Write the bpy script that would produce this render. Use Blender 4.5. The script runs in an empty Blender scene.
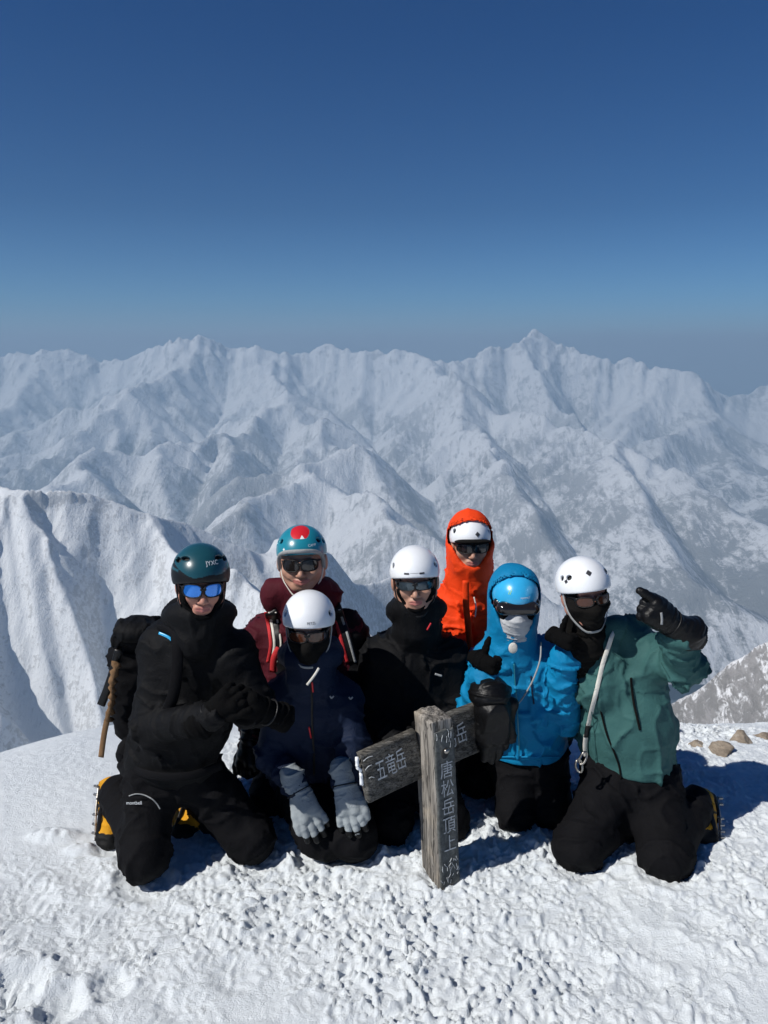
import bpy, math, os
import numpy as np
from mathutils import Vector, Matrix, Euler

R = math.radians
scene = bpy.context.scene
COL = scene.collection
ONLY = os.environ.get('ONLY', '')

# ------------------------------------------------------------------ camera
CAMH, FPX, W2, H2 = 1.9, 769.0, 384.0, 512.0
PITCH = math.atan((512 - 347) / FPX)
CP, SP = math.cos(PITCH), math.sin(PITCH)


def ray(px, py):
    u, v = (px - W2) / FPX, (H2 - py) / FPX
    return np.array([u, CP + v * SP, -SP + v * CP])


def P(px, py, Y):
    """world point seen at a photo position and standing Y metres in front of the camera"""
    d = ray(px, py)
    return np.array([0, 0, CAMH]) + d * (Y / d[1])


cam = bpy.data.cameras.new('camera')
cam.sensor_fit = 'VERTICAL'
cam.sensor_height = 36.0
cam.sensor_width = 27.0
cam.lens = 36.0 * FPX / 1024.0
cam.clip_start, cam.clip_end = 0.05, 600000
co = bpy.data.objects.new('camera', cam)
COL.objects.link(co)
co.location = (0, 0, CAMH)
co.rotation_euler = (R(90) - PITCH, 0, 0)
scene.camera = co

# ------------------------------------------------------------------ noise


def _h(ix, iy, iz, seed):
    n = (ix.astype(np.int64) * 73856093) ^ (iy.astype(np.int64) * 19349663) ^ (iz.astype(np.int64) * 83492791) ^ (seed * 2654435761)
    n = (n ^ (n >> 13)) * 1274126177
    n &= 0x7fffffff
    n = (n ^ (n >> 16)) & 0xffff
    return n.astype(np.float32) / 32767.5 - 1.0


def vnoise(x, y, z=None, seed=0):
    """smooth value noise, -1..1"""
    x = np.asarray(x, np.float64); y = np.asarray(y, np.float64)
    z = np.zeros_like(x) if z is None else np.asarray(z, np.float64)
    ix, iy, iz = np.floor(x), np.floor(y), np.floor(z)
    fx, fy, fz = x - ix, y - iy, z - iz
    ix, iy, iz = ix.astype(np.int64), iy.astype(np.int64), iz.astype(np.int64)
    sx, sy, sz = [f * f * f * (f * (f * 6 - 15) + 10) for f in (fx, fy, fz)]
    flat = not np.any(fz)

    def lay(k):
        a = _h(ix, iy, iz + k, seed); b = _h(ix + 1, iy, iz + k, seed)
        c = _h(ix, iy + 1, iz + k, seed); d = _h(ix + 1, iy + 1, iz + k, seed)
        ab = a + (b - a) * sx
        return ab + ((c + (d - c) * sx) - ab) * sy
    l0 = lay(0)
    if flat:
        return l0
    l1 = lay(1)
    return l0 + (l1 - l0) * sz


def fbm(x, y, z=None, seed=0, octv=4, gain=0.5, lac=2.03):
    t, a, s = 0, 1.0, 0
    for o in range(octv):
        t = t + a * vnoise(x, y, z, seed + 17 * o); s += a
        x, y = x * lac + 13.7, y * lac + 5.1
        z = None if z is None else z * lac + 3.3
        a *= gain
    return t / s


def ridged(x, y, z=None, seed=0, octv=4, gain=0.5, lac=2.03):
    t, a, s = 0, 1.0, 0
    for o in range(octv):
        t = t + a * (1 - np.abs(vnoise(x, y, z, seed + 17 * o)) * 2); s += a
        x, y = x * lac + 13.7, y * lac + 5.1
        z = None if z is None else z * lac + 3.3
        a *= gain
    return t / s


def sstep(a, b, x):
    t = np.clip((x - a) / (b - a), 0, 1)
    return t * t * (3 - 2 * t)

# ------------------------------------------------------------------ mesh and object helpers


def mesh_np(name, V, F, smooth=True):
    me = bpy.data.meshes.new(name)
    V = np.ascontiguousarray(V, np.float32); F = np.ascontiguousarray(F, np.int32)
    me.vertices.add(len(V)); me.vertices.foreach_set('co', V.ravel())
    k = F.shape[1]
    me.loops.add(F.size); me.loops.foreach_set('vertex_index', F.ravel())
    me.polygons.add(len(F)); me.polygons.foreach_set('loop_start', np.arange(0, F.size, k, dtype=np.int32))
    me.update(calc_edges=True)
    me.polygons.foreach_set('use_smooth', np.full(len(F), smooth, bool))
    me.update()
    return me


def grid_faces(nr, nc):
    i = np.arange(nr * nc).reshape(nr, nc)
    return np.stack([i[:-1, :-1], i[:-1, 1:], i[1:, 1:], i[1:, :-1]], -1).reshape(-1, 4)


def link(name, me, mat=None, parent=None, label=None, cat=None, group=None, kind=None):
    o = bpy.data.objects.new(name, me)
    COL.objects.link(o)
    if mat is not None:
        for m in (mat if isinstance(mat, (list, tuple)) else [mat]):
            me.materials.append(m)
    if parent is not None:
        o.parent = parent
        o.matrix_parent_inverse = Matrix.Translation(-Vector(parent.location))
    tag(o, label, cat, group, kind)
    return o


def tag(o, label=None, cat=None, group=None, kind=None):
    if label: o['label'] = label
    if cat: o['category'] = cat
    if group: o['group'] = group
    if kind: o['kind'] = kind
    return o


def thing(name, loc, label, cat, group=None):
    o = bpy.data.objects.new(name, None)
    COL.objects.link(o)
    o.location = tuple(float(c) for c in loc)
    o.empty_display_size = 0.1
    return tag(o, label, cat, group)

# ------------------------------------------------------------------ materials


class NT:
    def __init__(s, name):
        s.m = bpy.data.materials.new(name); s.m.use_nodes = True
        s.t = s.m.node_tree; s.N = s.t.nodes; s.L = s.t.links
        s.b = s.N['Principled BSDF']; s.out = s.N['Material Output']

    def n(s, typ, **kw):
        nd = s.N.new('ShaderNode' + typ)
        for k, v in kw.items():
            if k.startswith('_'): setattr(nd, k[1:], v)
            else: s.set(nd, k, v)
        return nd

    def set(s, nd, k, v):
        key = k.replace('__', ' ')
        inp = nd.inputs[int(key[1:])] if key[0] == 'i' and key[1:].isdigit() else nd.inputs[key]
        if hasattr(v, 'is_output') or isinstance(v, bpy.types.NodeSocket): s.L.new(v, inp)
        else: inp.default_value = v

    def ramp(s, fac, stops, interp='LINEAR'):
        r = s.N.new('ShaderNodeValToRGB'); s.L.new(fac, r.inputs[0]); r.color_ramp.interpolation = interp
        e = r.color_ramp.elements
        while len(e) < len(stops): e.new(0.5)
        for q, (p, c) in zip(e, stops):
            q.position = p; q.color = tuple(c) + (1,) if not isinstance(c, (int, float)) else (c, c, c, 1)
        return r.outputs[0]

    def math(s, op, a, b=0.0, c=None):
        m = s.N.new('ShaderNodeMath'); m.operation = op
        for i, v in enumerate([a, b] + ([c] if c is not None else [])):
            if isinstance(v, bpy.types.NodeSocket): s.L.new(v, m.inputs[i])
            else: m.inputs[i].default_value = v
        return m.outputs[0]

    def mix(s, fac, a, b):
        m = s.N.new('ShaderNodeMix'); m.data_type = 'RGBA'
        for i, v in ((0, fac), (6, a), (7, b)):
            if isinstance(v, bpy.types.NodeSocket): s.L.new(v, m.inputs[i])
            else: m.inputs[i].default_value = v if i == 0 else tuple(v) + (1,)
        return m.outputs[2]

    def noise(s, scale, detail=4, rough=0.55, vec=None, dist=0.0):
        n = s.N.new('ShaderNodeTexNoise'); n.inputs['Scale'].default_value = scale
        n.inputs['Detail'].default_value = detail; n.inputs['Roughness'].default_value = rough
        n.inputs['Distortion'].default_value = dist
        if vec is not None: s.L.new(vec, n.inputs['Vector'])
        return n.outputs['Fac']

    def coords(s, kind='Object', scale=None, rot=None):
        c = s.N.new('ShaderNodeTexCoord').outputs[kind]
        if scale or rot:
            m = s.N.new('ShaderNodeMapping'); s.L.new(c, m.inputs[0])
            if scale: m.inputs['Scale'].default_value = scale
            if rot: m.inputs['Rotation'].default_value = rot
            c = m.outputs[0]
        return c

    def bump(s, h, strength=0.5, dist=0.01, normal=None):
        b = s.N.new('ShaderNodeBump'); b.inputs['Strength'].default_value = strength
        b.inputs['Distance'].default_value = dist; s.L.new(h, b.inputs['Height'])
        if normal is not None: s.L.new(normal, b.inputs['Normal'])
        return b.outputs[0]


def simple(name, col, rough=0.6, metal=0.0, spec=0.5, coat=0.0, bump=None, vary=0.0, vscale=20, sheen=0.0):
    t = NT(name); b = t.b
    b.inputs['Base Color'].default_value = tuple(col) + (1,)
    b.inputs['Roughness'].default_value = rough; b.inputs['Metallic'].default_value = metal
    b.inputs['Specular IOR Level'].default_value = spec
    b.inputs['Coat Weight'].default_value = coat
    b.inputs['Coat Roughness'].default_value = 0.08
    b.inputs['Sheen Weight'].default_value = sheen
    v = t.coords()
    if vary:
        f = t.noise(vscale, 5, 0.6, v)
        lo = tuple(c * (1 - vary) for c in col); hi = tuple(min(1, c * (1 + vary)) for c in col)
        t.L.new(t.ramp(f, [(0.3, lo), (0.7, hi)]), b.inputs['Base Color'])
    if bump:
        sc, st, di = bump
        t.L.new(t.bump(t.noise(sc, 4, 0.6, v), st, di), b.inputs['Normal'])
    return t.m
# ------------------------------------------------------------------ light, sky
SUN_AZ = math.atan2(-0.90, -0.44)      # compass bearing of the sun measured from +Y towards +X
SUN_EL = R(45)
wd = bpy.data.worlds.new('World'); scene.world = wd; wd.use_nodes = True
wt = wd.node_tree
sky = wt.nodes.new('ShaderNodeTexSky'); sky.sky_type = 'NISHITA'; sky.sun_disc = False
sky.sun_elevation = SUN_EL; sky.sun_rotation = SUN_AZ
sky.altitude = 2700; sky.air_density = 1.0; sky.dust_density = 0.0; sky.ozone_density = 3.5
# thin high-altitude winter air: deeper blue overhead, paler towards the horizon
wg = wt.nodes.new('ShaderNodeTexCoord'); ws = wt.nodes.new('ShaderNodeSeparateXYZ'); wt.links.new(wg.outputs['Generated'], ws.inputs[0])
wr = wt.nodes.new('ShaderNodeValToRGB'); wt.links.new(ws.outputs[2], wr.inputs[0])
SKY_TINT = [(0.0, (0.52, 0.86, 1.18)), (0.06, (0.38, 0.79, 1.12)), (0.16, (0.20, 0.57, 0.90)), (0.34, (0.065, 0.48, 0.92)), (0.7, (0.02, 0.44, 0.92))]
while len(wr.color_ramp.elements) < len(SKY_TINT): wr.color_ramp.elements.new(0.5)
for e_, (p_, c_) in zip(wr.color_ramp.elements, SKY_TINT): e_.position = p_; e_.color = c_ + (1,)
wm = wt.nodes.new('ShaderNodeMix'); wm.data_type = 'RGBA'; wm.blend_type = 'MULTIPLY'; wm.inputs[0].default_value = 1.0
wt.links.new(sky.outputs[0], wm.inputs[6]); wt.links.new(wr.outputs[0], wm.inputs[7])
wt.links.new(wm.outputs[2], wt.nodes['Background'].inputs[0])
wt.nodes['Background'].inputs[1].default_value = 0.055
sl = bpy.data.lights.new('sun', 'SUN'); sl.energy = 4.6; sl.angle = R(0.53); sl.color = (1.0, 0.965, 0.91)
so = bpy.data.objects.new('sun', sl); COL.objects.link(so)
sd = Vector((math.sin(SUN_AZ) * math.cos(SUN_EL), math.cos(SUN_AZ) * math.cos(SUN_EL), math.sin(SUN_EL)))
so.rotation_euler = sd.to_track_quat('Z', 'Y').to_euler(); so.location = (-5, -5, 6)
scene.view_settings.view_transform = 'Standard'; scene.view_settings.look = 'None'
scene.view_settings.exposure = 0.18; scene.view_settings.gamma = 1.0
scene.cycles.use_denoising = True
scene.cycles.max_bounces = 6; scene.cycles.diffuse_bounces = 3; scene.cycles.volume_bounces = 1
scene.cycles.glossy_bounces = 3; scene.cycles.transmission_bounces = 3

# ------------------------------------------------------------------ river-cut mountains


def erode(H, U, dx, dt, K, m, iters, outlets, diff=0.0, seed=1, cap=0.9):
    """stream-power erosion, solved downstream to upstream; H and U are 2-D arrays, outlets a boolean mask"""
    ny, nx = H.shape; n = nx * ny
    idx = np.arange(n).reshape(ny, nx)
    offs = [(-1, 0, 1), (1, 0, 1), (0, -1, 1), (0, 1, 1), (-1, -1, 1.4142), (-1, 1, 1.4142), (1, -1, 1.4142), (1, 1, 1.4142)]
    out = outlets.ravel(); rng = np.random.default_rng(seed)
    capn = fbm(np.arange(nx)[None, :] / 9.0 + np.zeros((ny, 1)), np.arange(ny)[:, None] / 9.0 + np.zeros((1, nx)), seed=77)
    for it in range(iters):
        H = H + U * dt * (~outlets)
        Hp = np.pad(H, 1, mode='edge')
        best = np.zeros((ny, nx)); rec = idx.copy(); rl = np.ones((ny, nx)); low = np.full((ny, nx), 1e9)
        for dy, dxx, l in offs:
            nb = Hp[1 + dy:1 + dy + ny, 1 + dxx:1 + dxx + nx]
            s = (H - nb) / l * (1 + 0.12 * rng.random((ny, nx)))
            ok = s > best
            yy = np.clip(np.arange(ny)[:, None] + dy, 0, ny - 1); xx = np.clip(np.arange(nx)[None, :] + dxx, 0, nx - 1)
            best = np.where(ok, s, best); rec = np.where(ok, yy * nx + xx, rec); rl = np.where(ok, l, rl)
            inner = nb + 0 * H
            low = np.minimum(low, np.where((yy * nx + xx) == idx, 1e9, inner))
        pit = (best <= 0) & ~outlets
        H = np.where(pit, low + 0.5, H)
        rec = rec.ravel(); rec[out] = idx.ravel()[out]
        lev = np.where(rec == idx.ravel(), 0, 1); p = rec.copy()
        for _ in range(11):
            lev = lev + lev[p]; p = p[p]
        order = np.argsort(lev, kind='stable'); cuts = np.searchsorted(lev[order], np.arange(1, lev.max() + 2))
        A = np.full(n, dx * dx, float)
        starts = np.concatenate([[0], cuts])
        for k in range(len(cuts) - 1, 0, -1):
            s = order[starts[k]:starts[k + 1]]
            np.add.at(A, rec[s], A[s])
        capd = (cap * dx * rl * (1 + 0.25 * capn)).ravel(); h = H.ravel().copy(); c = K * dt * A ** m / (rl.ravel() * dx)
        for k in range(1, len(cuts)):
            s = order[starts[k]:starts[k + 1]]
            h[s] = np.minimum((h[s] + c[s] * h[rec[s]]) / (1 + c[s]), h[rec[s]] + capd[s])
        H = h.reshape(ny, nx)
        if diff:
            Hp = np.pad(H, 1, mode='edge')
            H = np.where(outlets, H, H + diff * (Hp[:-2, 1:-1] + Hp[2:, 1:-1] + Hp[1:-1, :-2] + Hp[1:-1, 2:] - 4 * H))
    return H


def upsample(A, f):
    ny, nx = A.shape
    y = np.linspace(0, ny - 1, (ny - 1) * f + 1); x = np.linspace(0, nx - 1, (nx - 1) * f + 1)

    def cub(M, t):           # cubic along axis 0
        n = M.shape[0]; i = np.clip(np.floor(t).astype(int), 0, n - 2); u = (t - i)[:, None]
        g = lambda k: M[np.clip(i + k, 0, n - 1)]
        p0, p1, p2, p3 = g(-1), g(0), g(1), g(2)
        return p1 + 0.5 * u * (p2 - p0 + u * (2 * p0 - 5 * p1 + 4 * p2 - p3 + u * (3 * (p1 - p2) + p3 - p0)))
    return cub(cub(A, y).T, x).T


def fit_skyline(X, Y, H, base, sky_px, spread, smooth_px, r_sel=None, smax=1.9, jag=0.0):
    """raise or lower each crest so that its height above the valley floor is the one the photograph shows"""
    r = np.hypot(X, Y); az = np.arctan2(X, Y); nb = 760
    edges = np.linspace(az.min(), az.max(), nb + 1); ci = np.clip(np.digitize(az, edges) - 1, 0, nb - 1)
    caz = 0.5 * (edges[1:] + edges[:-1])
    pxc = W2 + FPX * np.tan(caz)          # rough, refined below
    sx = np.array([p[0] for p in sky_px], float); sy = np.array([p[1] for p in sky_px], float)
    # photo positions of the skyline -> azimuth and tangent of elevation
    d = np.array([ray(a, b) for a, b in sky_px]); saz = np.arctan2(d[:, 0], d[:, 1]); st = d[:, 2] / np.hypot(d[:, 0], d[:, 1])
    tgt = np.interp(caz, saz, st) + jag * (ridged(caz * 150, 0 * caz + 3.0, seed=81, octv=3, gain=0.6) - 0.3)
    s = np.ones(nb); rs = np.zeros(nb); Z = base + H
    sm = lambda a, k: np.convolve(np.pad(a, k, mode='edge'), np.hanning(2 * k + 3)[1:-1] / np.hanning(2 * k + 3)[1:-1].sum(), 'valid')
    for it in range(7):
        T = (Z - CAMH) / r
        if r_sel is not None: T = np.where(r_sel, T, -9)
        o = np.lexsort((T.ravel(), ci.ravel())); c2 = ci.ravel()[o]
        last = np.searchsorted(c2, np.arange(nb), side='right') - 1
        good = (last >= 0) & (c2[np.clip(last, 0, None)] == np.arange(nb))
        top = o[np.clip(last, 0, None)]
        rr = r.ravel()[top]; zz = Z.ravel()[top]
        want = (tgt * rr + CAMH - base) / np.maximum(zz - base, 30)
        want = np.where(good, want, 1); s = np.clip(s * np.clip(want, 0.6, 1.6), 0.5, smax); rs = rr
        s = sm(s, 1)
        sc = sm(s, smooth_px); rss = sm(rs, 3)
        fc = np.interp(az, caz, s); cc = np.interp(az, caz, sc); rc = np.interp(az, caz, rss)
        w = np.exp(-((r - rc) / spread) ** 2)
        Z = base + H * (cc + (fc - cc) * w)
    return Z


def terrain_mat(name, tree_lo, tree_hi, tree_amt, rock_amt, sc, snowcol=(0.74, 0.75, 0.77), bmp=0.6):
    """snow on the ledges, bare rock where it is steep, dark woods low down"""
    t = NT(name)
    v = t.coords('Object')
    geo = t.n('NewGeometry'); sep = t.n('SeparateXYZ', Vector=geo.outputs['True Normal'])
    posz = t.n('SeparateXYZ', Vector=v).outputs[2]
    big = t.noise(0.0011 * sc, 5, 0.6, v)
    fine = t.noise(0.013 * sc, 6, 0.68, v, 0.4)
    mott = t.noise(0.045 * sc, 5, 0.7, v)
    str_v = t.coords('Object', (0.02 * sc, 0.006 * sc, 0.004 * sc))
    streak = t.noise(1.0, 6, 0.65, str_v, 0.6)
    steep = t.math('SUBTRACT', 1.0, sep.outputs[2])
    a = t.math('ADD', t.math('MULTIPLY', steep, 1.25), t.math('MULTIPLY', t.math('SUBTRACT', fine, 0.5), 1.5))
    a = t.math('ADD', a, t.math('MULTIPLY', t.math('SUBTRACT', streak, 0.5), 0.9))
    rock = t.ramp(a, [(0.60 - 0.2 * rock_amt, 0.0), (0.80 - 0.2 * rock_amt, 1.0)])
    rock = t.math('MULTIPLY', rock, 0.35 + 0.5 * rock_amt)
    alt = t.n('MapRange', Value=posz, i1=tree_lo, i2=tree_hi, i3=1.0, i4=0.0).outputs[0]
    tr = t.math('ADD', t.math('MULTIPLY', t.math('SUBTRACT', mott, 0.5), 1.1), t.math('MULTIPLY', t.math('SUBTRACT', big, 0.5), 3.0))
    tr = t.math('ADD', tr, t.math('MULTIPLY', t.math('SUBTRACT', streak, 0.5), 2.2))
    tr = t.ramp(t.math('ADD', tr, t.math('MULTIPLY', alt, 0.62)), [(0.30, 0.0), (0.75, 1.0)])
    tr = t.math('MULTIPLY', t.math('MULTIPLY', tr, alt), tree_amt)
    col = t.mix(rock, snowcol, (0.16, 0.15, 0.145))
    col = t.mix(tr, col, (0.085, 0.09, 0.085))
    t.L.new(col, t.b.inputs['Base Color'])
    t.b.inputs['Roughness'].default_value = 0.75; t.b.inputs['Specular IOR Level'].default_value = 0.15
    hh = t.math('ADD', t.math('MULTIPLY', fine, 1.0), t.math('MULTIPLY', streak, 0.8))
    t.L.new(t.bump(hh, bmp, 70.0 / sc), t.b.inputs['Normal'])
    return t.m


FAR_SKY = [(-260, 352), (-150, 362), (-60, 357), (0, 355), (26, 351), (50, 349), (78, 350.5), (101, 362), (125, 358), (148, 349.5), (167, 342), (182, 339), (192, 338),
           (200, 335), (210, 337), (221, 346), (240, 348), (260, 345), (281, 352), (292, 353), (312, 350), (329, 343), (344, 349), (354, 352), (375, 349), (385, 351),
           (399, 349), (410, 352), (420, 354), (434, 358), (446, 360), (462, 361), (477, 354), (490, 345), (503, 348), (511, 343), (519, 339), (526, 334), (534, 328), (541, 333),
           (545, 334), (551, 341), (555, 342), (565, 345), (576, 348), (584, 354), (592, 357), (602, 355), (610, 360), (618, 361), (625, 358), (631, 357), (638, 360), (644, 361), (650, 368),
           (658, 366), (670, 367), (682, 369), (693, 372), (706, 381), (722, 394), (732, 398), (743, 396), (756, 387), (768, 383), (800, 388), (860, 380), (960, 392), (1050, 380)]
NEAR_SKY = [(-300, 470), (-160, 500), (-80, 478), (0, 482), (12, 484), (20, 485), (33, 490), (45, 492), (60, 490), (85, 490), (110, 497), (130, 505), (150, 512), (170, 517), (190, 522), (210, 531),
            (230, 540), (260, 552), (300, 572), (340, 597), (380, 627), (420, 655), (470, 690), (520, 700), (600, 715), (700, 730), (1100, 790)]
RIGHT_SKY = [(560, 790), (600, 760), (640, 722), (670, 704), (690, 694), (705, 685), (718, 672), (730, 663), (745, 655), (757, 646), (768, 641), (800, 628), (860, 600), (960, 575), (1100, 560)]

if 'T' in ONLY or not ONLY:
    # --- far range, 6 to 19 km off
    dx = 60.0
    xs = np.arange(-13200, 13201, dx); ys = np.arange(3800, 18501, dx)
    X, Y = np.meshgrid(xs, ys)
    wx = X + 900 * fbm(X / 3000, Y / 3000, seed=5); wy = Y + 1100 * fbm(X / 2600, Y / 2600, seed=9)
    crest = 14300 + 700 * fbm(X / 5000, 0 * X + 3.0, seed=3)
    U = 0.75 + 0.9 * np.exp(-((wy - crest) / 3000) ** 2) + 0.5 * sstep(7500, 5500, wy)
    U += 0.35 * np.exp(-((wy - 9300 - 0.18 * wx) / 900) ** 2) * sstep(-0.5, 0.4, vnoise(X / 2600, Y / 5200, seed=21))
    U *= 1 + 0.35 * fbm(X / 1900, Y / 1900, seed=31)
    outl = np.zeros(X.shape, bool); outl[0] = True; outl[-1] = True
    Hh = (np.minimum(wy - 3800, 18500 - wy) * 0.03) + 60 * fbm(X / 700, Y / 700, seed=41, octv=5)
    Hh = np.maximum(Hh, 0.0); Hh[0] = 0; Hh[-1] = 0
    Hh = erode(Hh, U * 1.3, dx, 40, 0.02, 0.42, 64, outl, 0.01, cap=0.8)
    base = -1750.0
    k = 1950.0 / np.percentile(Hh, 99.7)
    Hh = upsample(Hh * k, 2)
    X, Y = np.meshgrid(np.linspace(xs[0], xs[-1], Hh.shape[1]), np.linspace(ys[0], ys[-1], Hh.shape[0]))
    hn = Hh / 1900
    Hh = Hh + (35 + 60 * hn) * (ridged(X / 380 + 0.4 * vnoise(X / 500, Y / 500, seed=71), Y / 520, seed=51, octv=4, gain=0.6) - 0.3) * sstep(0.02, 0.3, hn)
    Z = fit_skyline(X, Y, Hh, base, FAR_SKY, 900, 16, Y > 10500, jag=0.006)
    me = mesh_np('far_mountain_range', np.stack([X, Y, Z], -1).reshape(-1, 3), grid_faces(*X.shape))
    link('far_mountain_range', me, terrain_mat('far_snow_and_rock', -1600, 150, 0.8, 0.25, 1.0, (0.77, 0.78, 0.80), bmp=0.45), kind='structure')

    # --- the spur across the near valley: a crest whose sides water and avalanches have cut into ribs and gullies
    dx = 11.0
    p0 = P(0, 482, 1980)[:2]; p1 = P(380, 627, 1480)[:2]
    e = (p1 - p0) / np.hypot(*(p1 - p0)); nf = np.array([e[1], -e[0]])
    cs, cz = [], []
    for a_, b_ in NEAR_SKY:
        d_ = ray(a_, b_)
        m_ = np.array([[d_[0], -e[0]], [d_[1], -e[1]]]); k_, s_ = np.linalg.solve(m_, p0)
        if -4500 < s_ < 1700 and k_ > 0: cs.append(s_); cz.append(CAMH + k_ * d_[2])
    o_ = np.argsort(cs); cs = np.array(cs)[o_]; cz = np.array(cz)[o_]
    ss = np.arange(-2200, 1701, dx); dd = np.arange(-1500, 1300, dx)
    S, D = np.meshgrid(ss, dd)
    zl = np.interp(ss, cs, cz) - 0.5 * np.maximum(ss - cs[-1], 0)
    zsm = np.convolve(np.pad(zl, 25, mode='edge'), np.ones(51) / 51, 'valid')
    outl = np.zeros(S.shape, bool); outl[0] = True; outl[-1] = True
    Hh = 30 * fbm(S / 190, D / 190, seed=43, octv=5) * (~outl) + 0.25 * np.minimum(D + 1500, 1300 - D)
    U = 1.0 + 0.5 * fbm(S / 350, D / 350, seed=12)
    Hh = erode(Hh, U * 1.35, dx, 35, 0.026, 0.42, 56, outl, 0.004, cap=0.95)
    Hh = upsample(Hh, 2)
    S, D = np.meshgrid(np.linspace(ss[0], ss[-1], Hh.shape[1]), np.linspace(dd[0], dd[-1], Hh.shape[0]))
    Sx = S + 0.55 * np.sqrt(np.maximum(D, 0) ** 2 + 60 ** 2) - 33      # the gullies slant down to the right
    X = p0[0] + Sx * e[0] + D * nf[0]; Y = p0[1] + Sx * e[1] + D * nf[1]
    Hh = Hh + 7 * (ridged(S / 70, D / 90, seed=52, octv=4) - 0.3)
    # bring the crest to the height seen in the photograph
    hc = np.max(np.where(np.abs(D) < 420, Hh, -9e9), 0)
    k_ = np.hanning(83)[1:-1]; k_ /= k_.sum(); sm_ = lambda v: np.convolve(np.pad(v, 40, mode='edge'), k_, 'valid')
    zs_ = np.interp(S[0], ss, zl)
    Hh = Hh * (930.0 / sm_(hc))[None, :] - 930 + zs_[None, :]
    for _ in range(1):
        q = np.pad(Hh, 1, mode='edge'); Hh = Hh + 0.12 * (q[:-2, 1:-1] + q[2:, 1:-1] + q[1:-1, :-2] + q[1:-1, 2:] - 4 * Hh)
    Z = fit_skyline(X, Y, Hh + 1765, -1765.0, NEAR_SKY, 500, 24, np.abs(D) < 500, smax=1.12)
    Z = np.minimum(Z, zs_[None, :] + 14 + 8 * fbm(S / 60, D / 60, seed=6) - 0.38 * np.abs(D))
    B = Z; kb = np.hanning(17)[1:-1]; kb /= kb.sum()
    for _ in (0, 1): B = np.apply_along_axis(lambda v: np.convolve(np.pad(v, 7, mode='edge'), kb, 'valid'), _, B)
    Z = Z + (0.42 * (B - Z)) * sstep(30, 160, np.abs(D))
    Z = np.maximum(Z, -1765 + 20 * fbm(S / 200, D / 200, seed=4))
    me = mesh_np('snow_spur', np.stack([X, Y, Z], -1).reshape(-1, 3), grid_faces(*X.shape)[:, ::-1])
    link('snow_spur', me, terrain_mat('spur_snow_and_rock', -1300, -350, 0.45, 0.05, 7.0, (0.69, 0.71, 0.73), 0.4), kind='structure')

    # --- the ridge close on the right
    dx = 5.0
    xs = np.arange(-140, 701, dx); ys = np.arange(110, 901, dx)
    X, Y = np.meshgrid(xs, ys)
    a = P(640, 722, 420)[:2]; b = P(1100, 560, 300)[:2]
    ab = b - a; wx = X + 14 * fbm(X / 80, Y / 80, seed=6); wy = Y + 14 * fbm(X / 80, Y / 80, seed=8)
    t = np.clip(((wx - a[0]) * ab[0] + (wy - a[1]) * ab[1]) / (ab @ ab), -0.3, 1.4)
    D = np.hypot(wx - a[0] - t * ab[0], wy - a[1] - t * ab[1])
    U = 0.12 + np.exp(-(D / 190) ** 2)
    outl = np.zeros(X.shape, bool); outl[0] = True; outl[-1] = True; outl[:, 0] = True
    Hh = np.maximum(0, 60 - D * 0.1) + 5 * fbm(X / 40, Y / 40, seed=44, octv=5)
    Hh = np.maximum(Hh, 0.0) + np.minimum(Y - ys[0], ys[-1] - Y) * 0.05; Hh[outl] = 0
    Hh = erode(Hh, U * 2.2, dx, 30, 0.03, 0.40, 40, outl, 0.01, cap=1.0)
    base = -560.0
    Hh = upsample(Hh * (390.0 / np.percentile(Hh, 99)), 3)
    X, Y = np.meshgrid(np.linspace(xs[0], xs[-1], Hh.shape[1]), np.linspace(ys[0], ys[-1], Hh.shape[0]))
    Hh = Hh + 4 * (ridged(X / 22, Y / 22, seed=53, octv=4) - 0.3) * sstep(8, 50, Hh)
    Z = fit_skyline(X, Y, Hh, base, RIGHT_SKY, 60, 14)
    me = mesh_np('rocky_snow_ridge', np.stack([X, Y, Z], -1).reshape(-1, 3), grid_faces(*X.shape))
    link('rocky_snow_ridge', me, terrain_mat('ridge_snow_and_rock', -300, -60, 0.7, 0.9, 16.0), kind='structure')

    # --- valley floor and the sea beyond the range
    ring = []
    a = np.linspace(0, 2 * np.pi, 121)[:-1]
    rad = [0, 1500, 5000, 12000, 25000, 60000, 170000]
    V = []; F = []
    zed = [-1900, -1900, -1850, -1800, -2100, -2600, -2690]
    for r_, z_ in zip(rad, zed):
        for q in a: V.append((r_ * math.sin(q) + 1e-6, r_ * math.cos(q), z_))
    for i in range(len(rad) - 1):
        for j in range(120): F.append((i * 120 + j, i * 120 + (j + 1) % 120, (i + 1) * 120 + (j + 1) % 120, (i + 1) * 120 + j))
    me = mesh_np('lowland', np.array(V), np.array(F))
    tm = NT('hazy_lowland'); vv = tm.coords('Object')
    tm.L.new(tm.ramp(tm.noise(0.0002, 6, 0.6, vv), [(0.35, (0.06, 0.08, 0.10)), (0.7, (0.10, 0.12, 0.14))]), tm.b.inputs['Base Color'])
    tm.b.inputs['Roughness'].default_value = 0.9; tm.b.inputs['Specular IOR Level'].default_value = 0.1
    link('lowland', me, tm.m, kind='structure')

    # --- the air
    bx = 172000; z0, z1 = -2720, 330
    V = [(sx * bx, sy * bx, z) for z in (z0, z1) for sx, sy in ((-1, -1), (1, -1), (1, 1), (-1, 1))]
    F = [(3, 2, 1, 0), (4, 5, 6, 7), (0, 1, 5, 4), (1, 2, 6, 5), (2, 3, 7, 6), (3, 0, 4, 7)]
    hz = bpy.data.materials.new('haze'); hz.use_nodes = True; ht = hz.node_tree; ht.nodes.clear()
    ho = ht.nodes.new('ShaderNodeOutputMaterial'); hv = ht.nodes.new('ShaderNodeVolumePrincipled')
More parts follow.
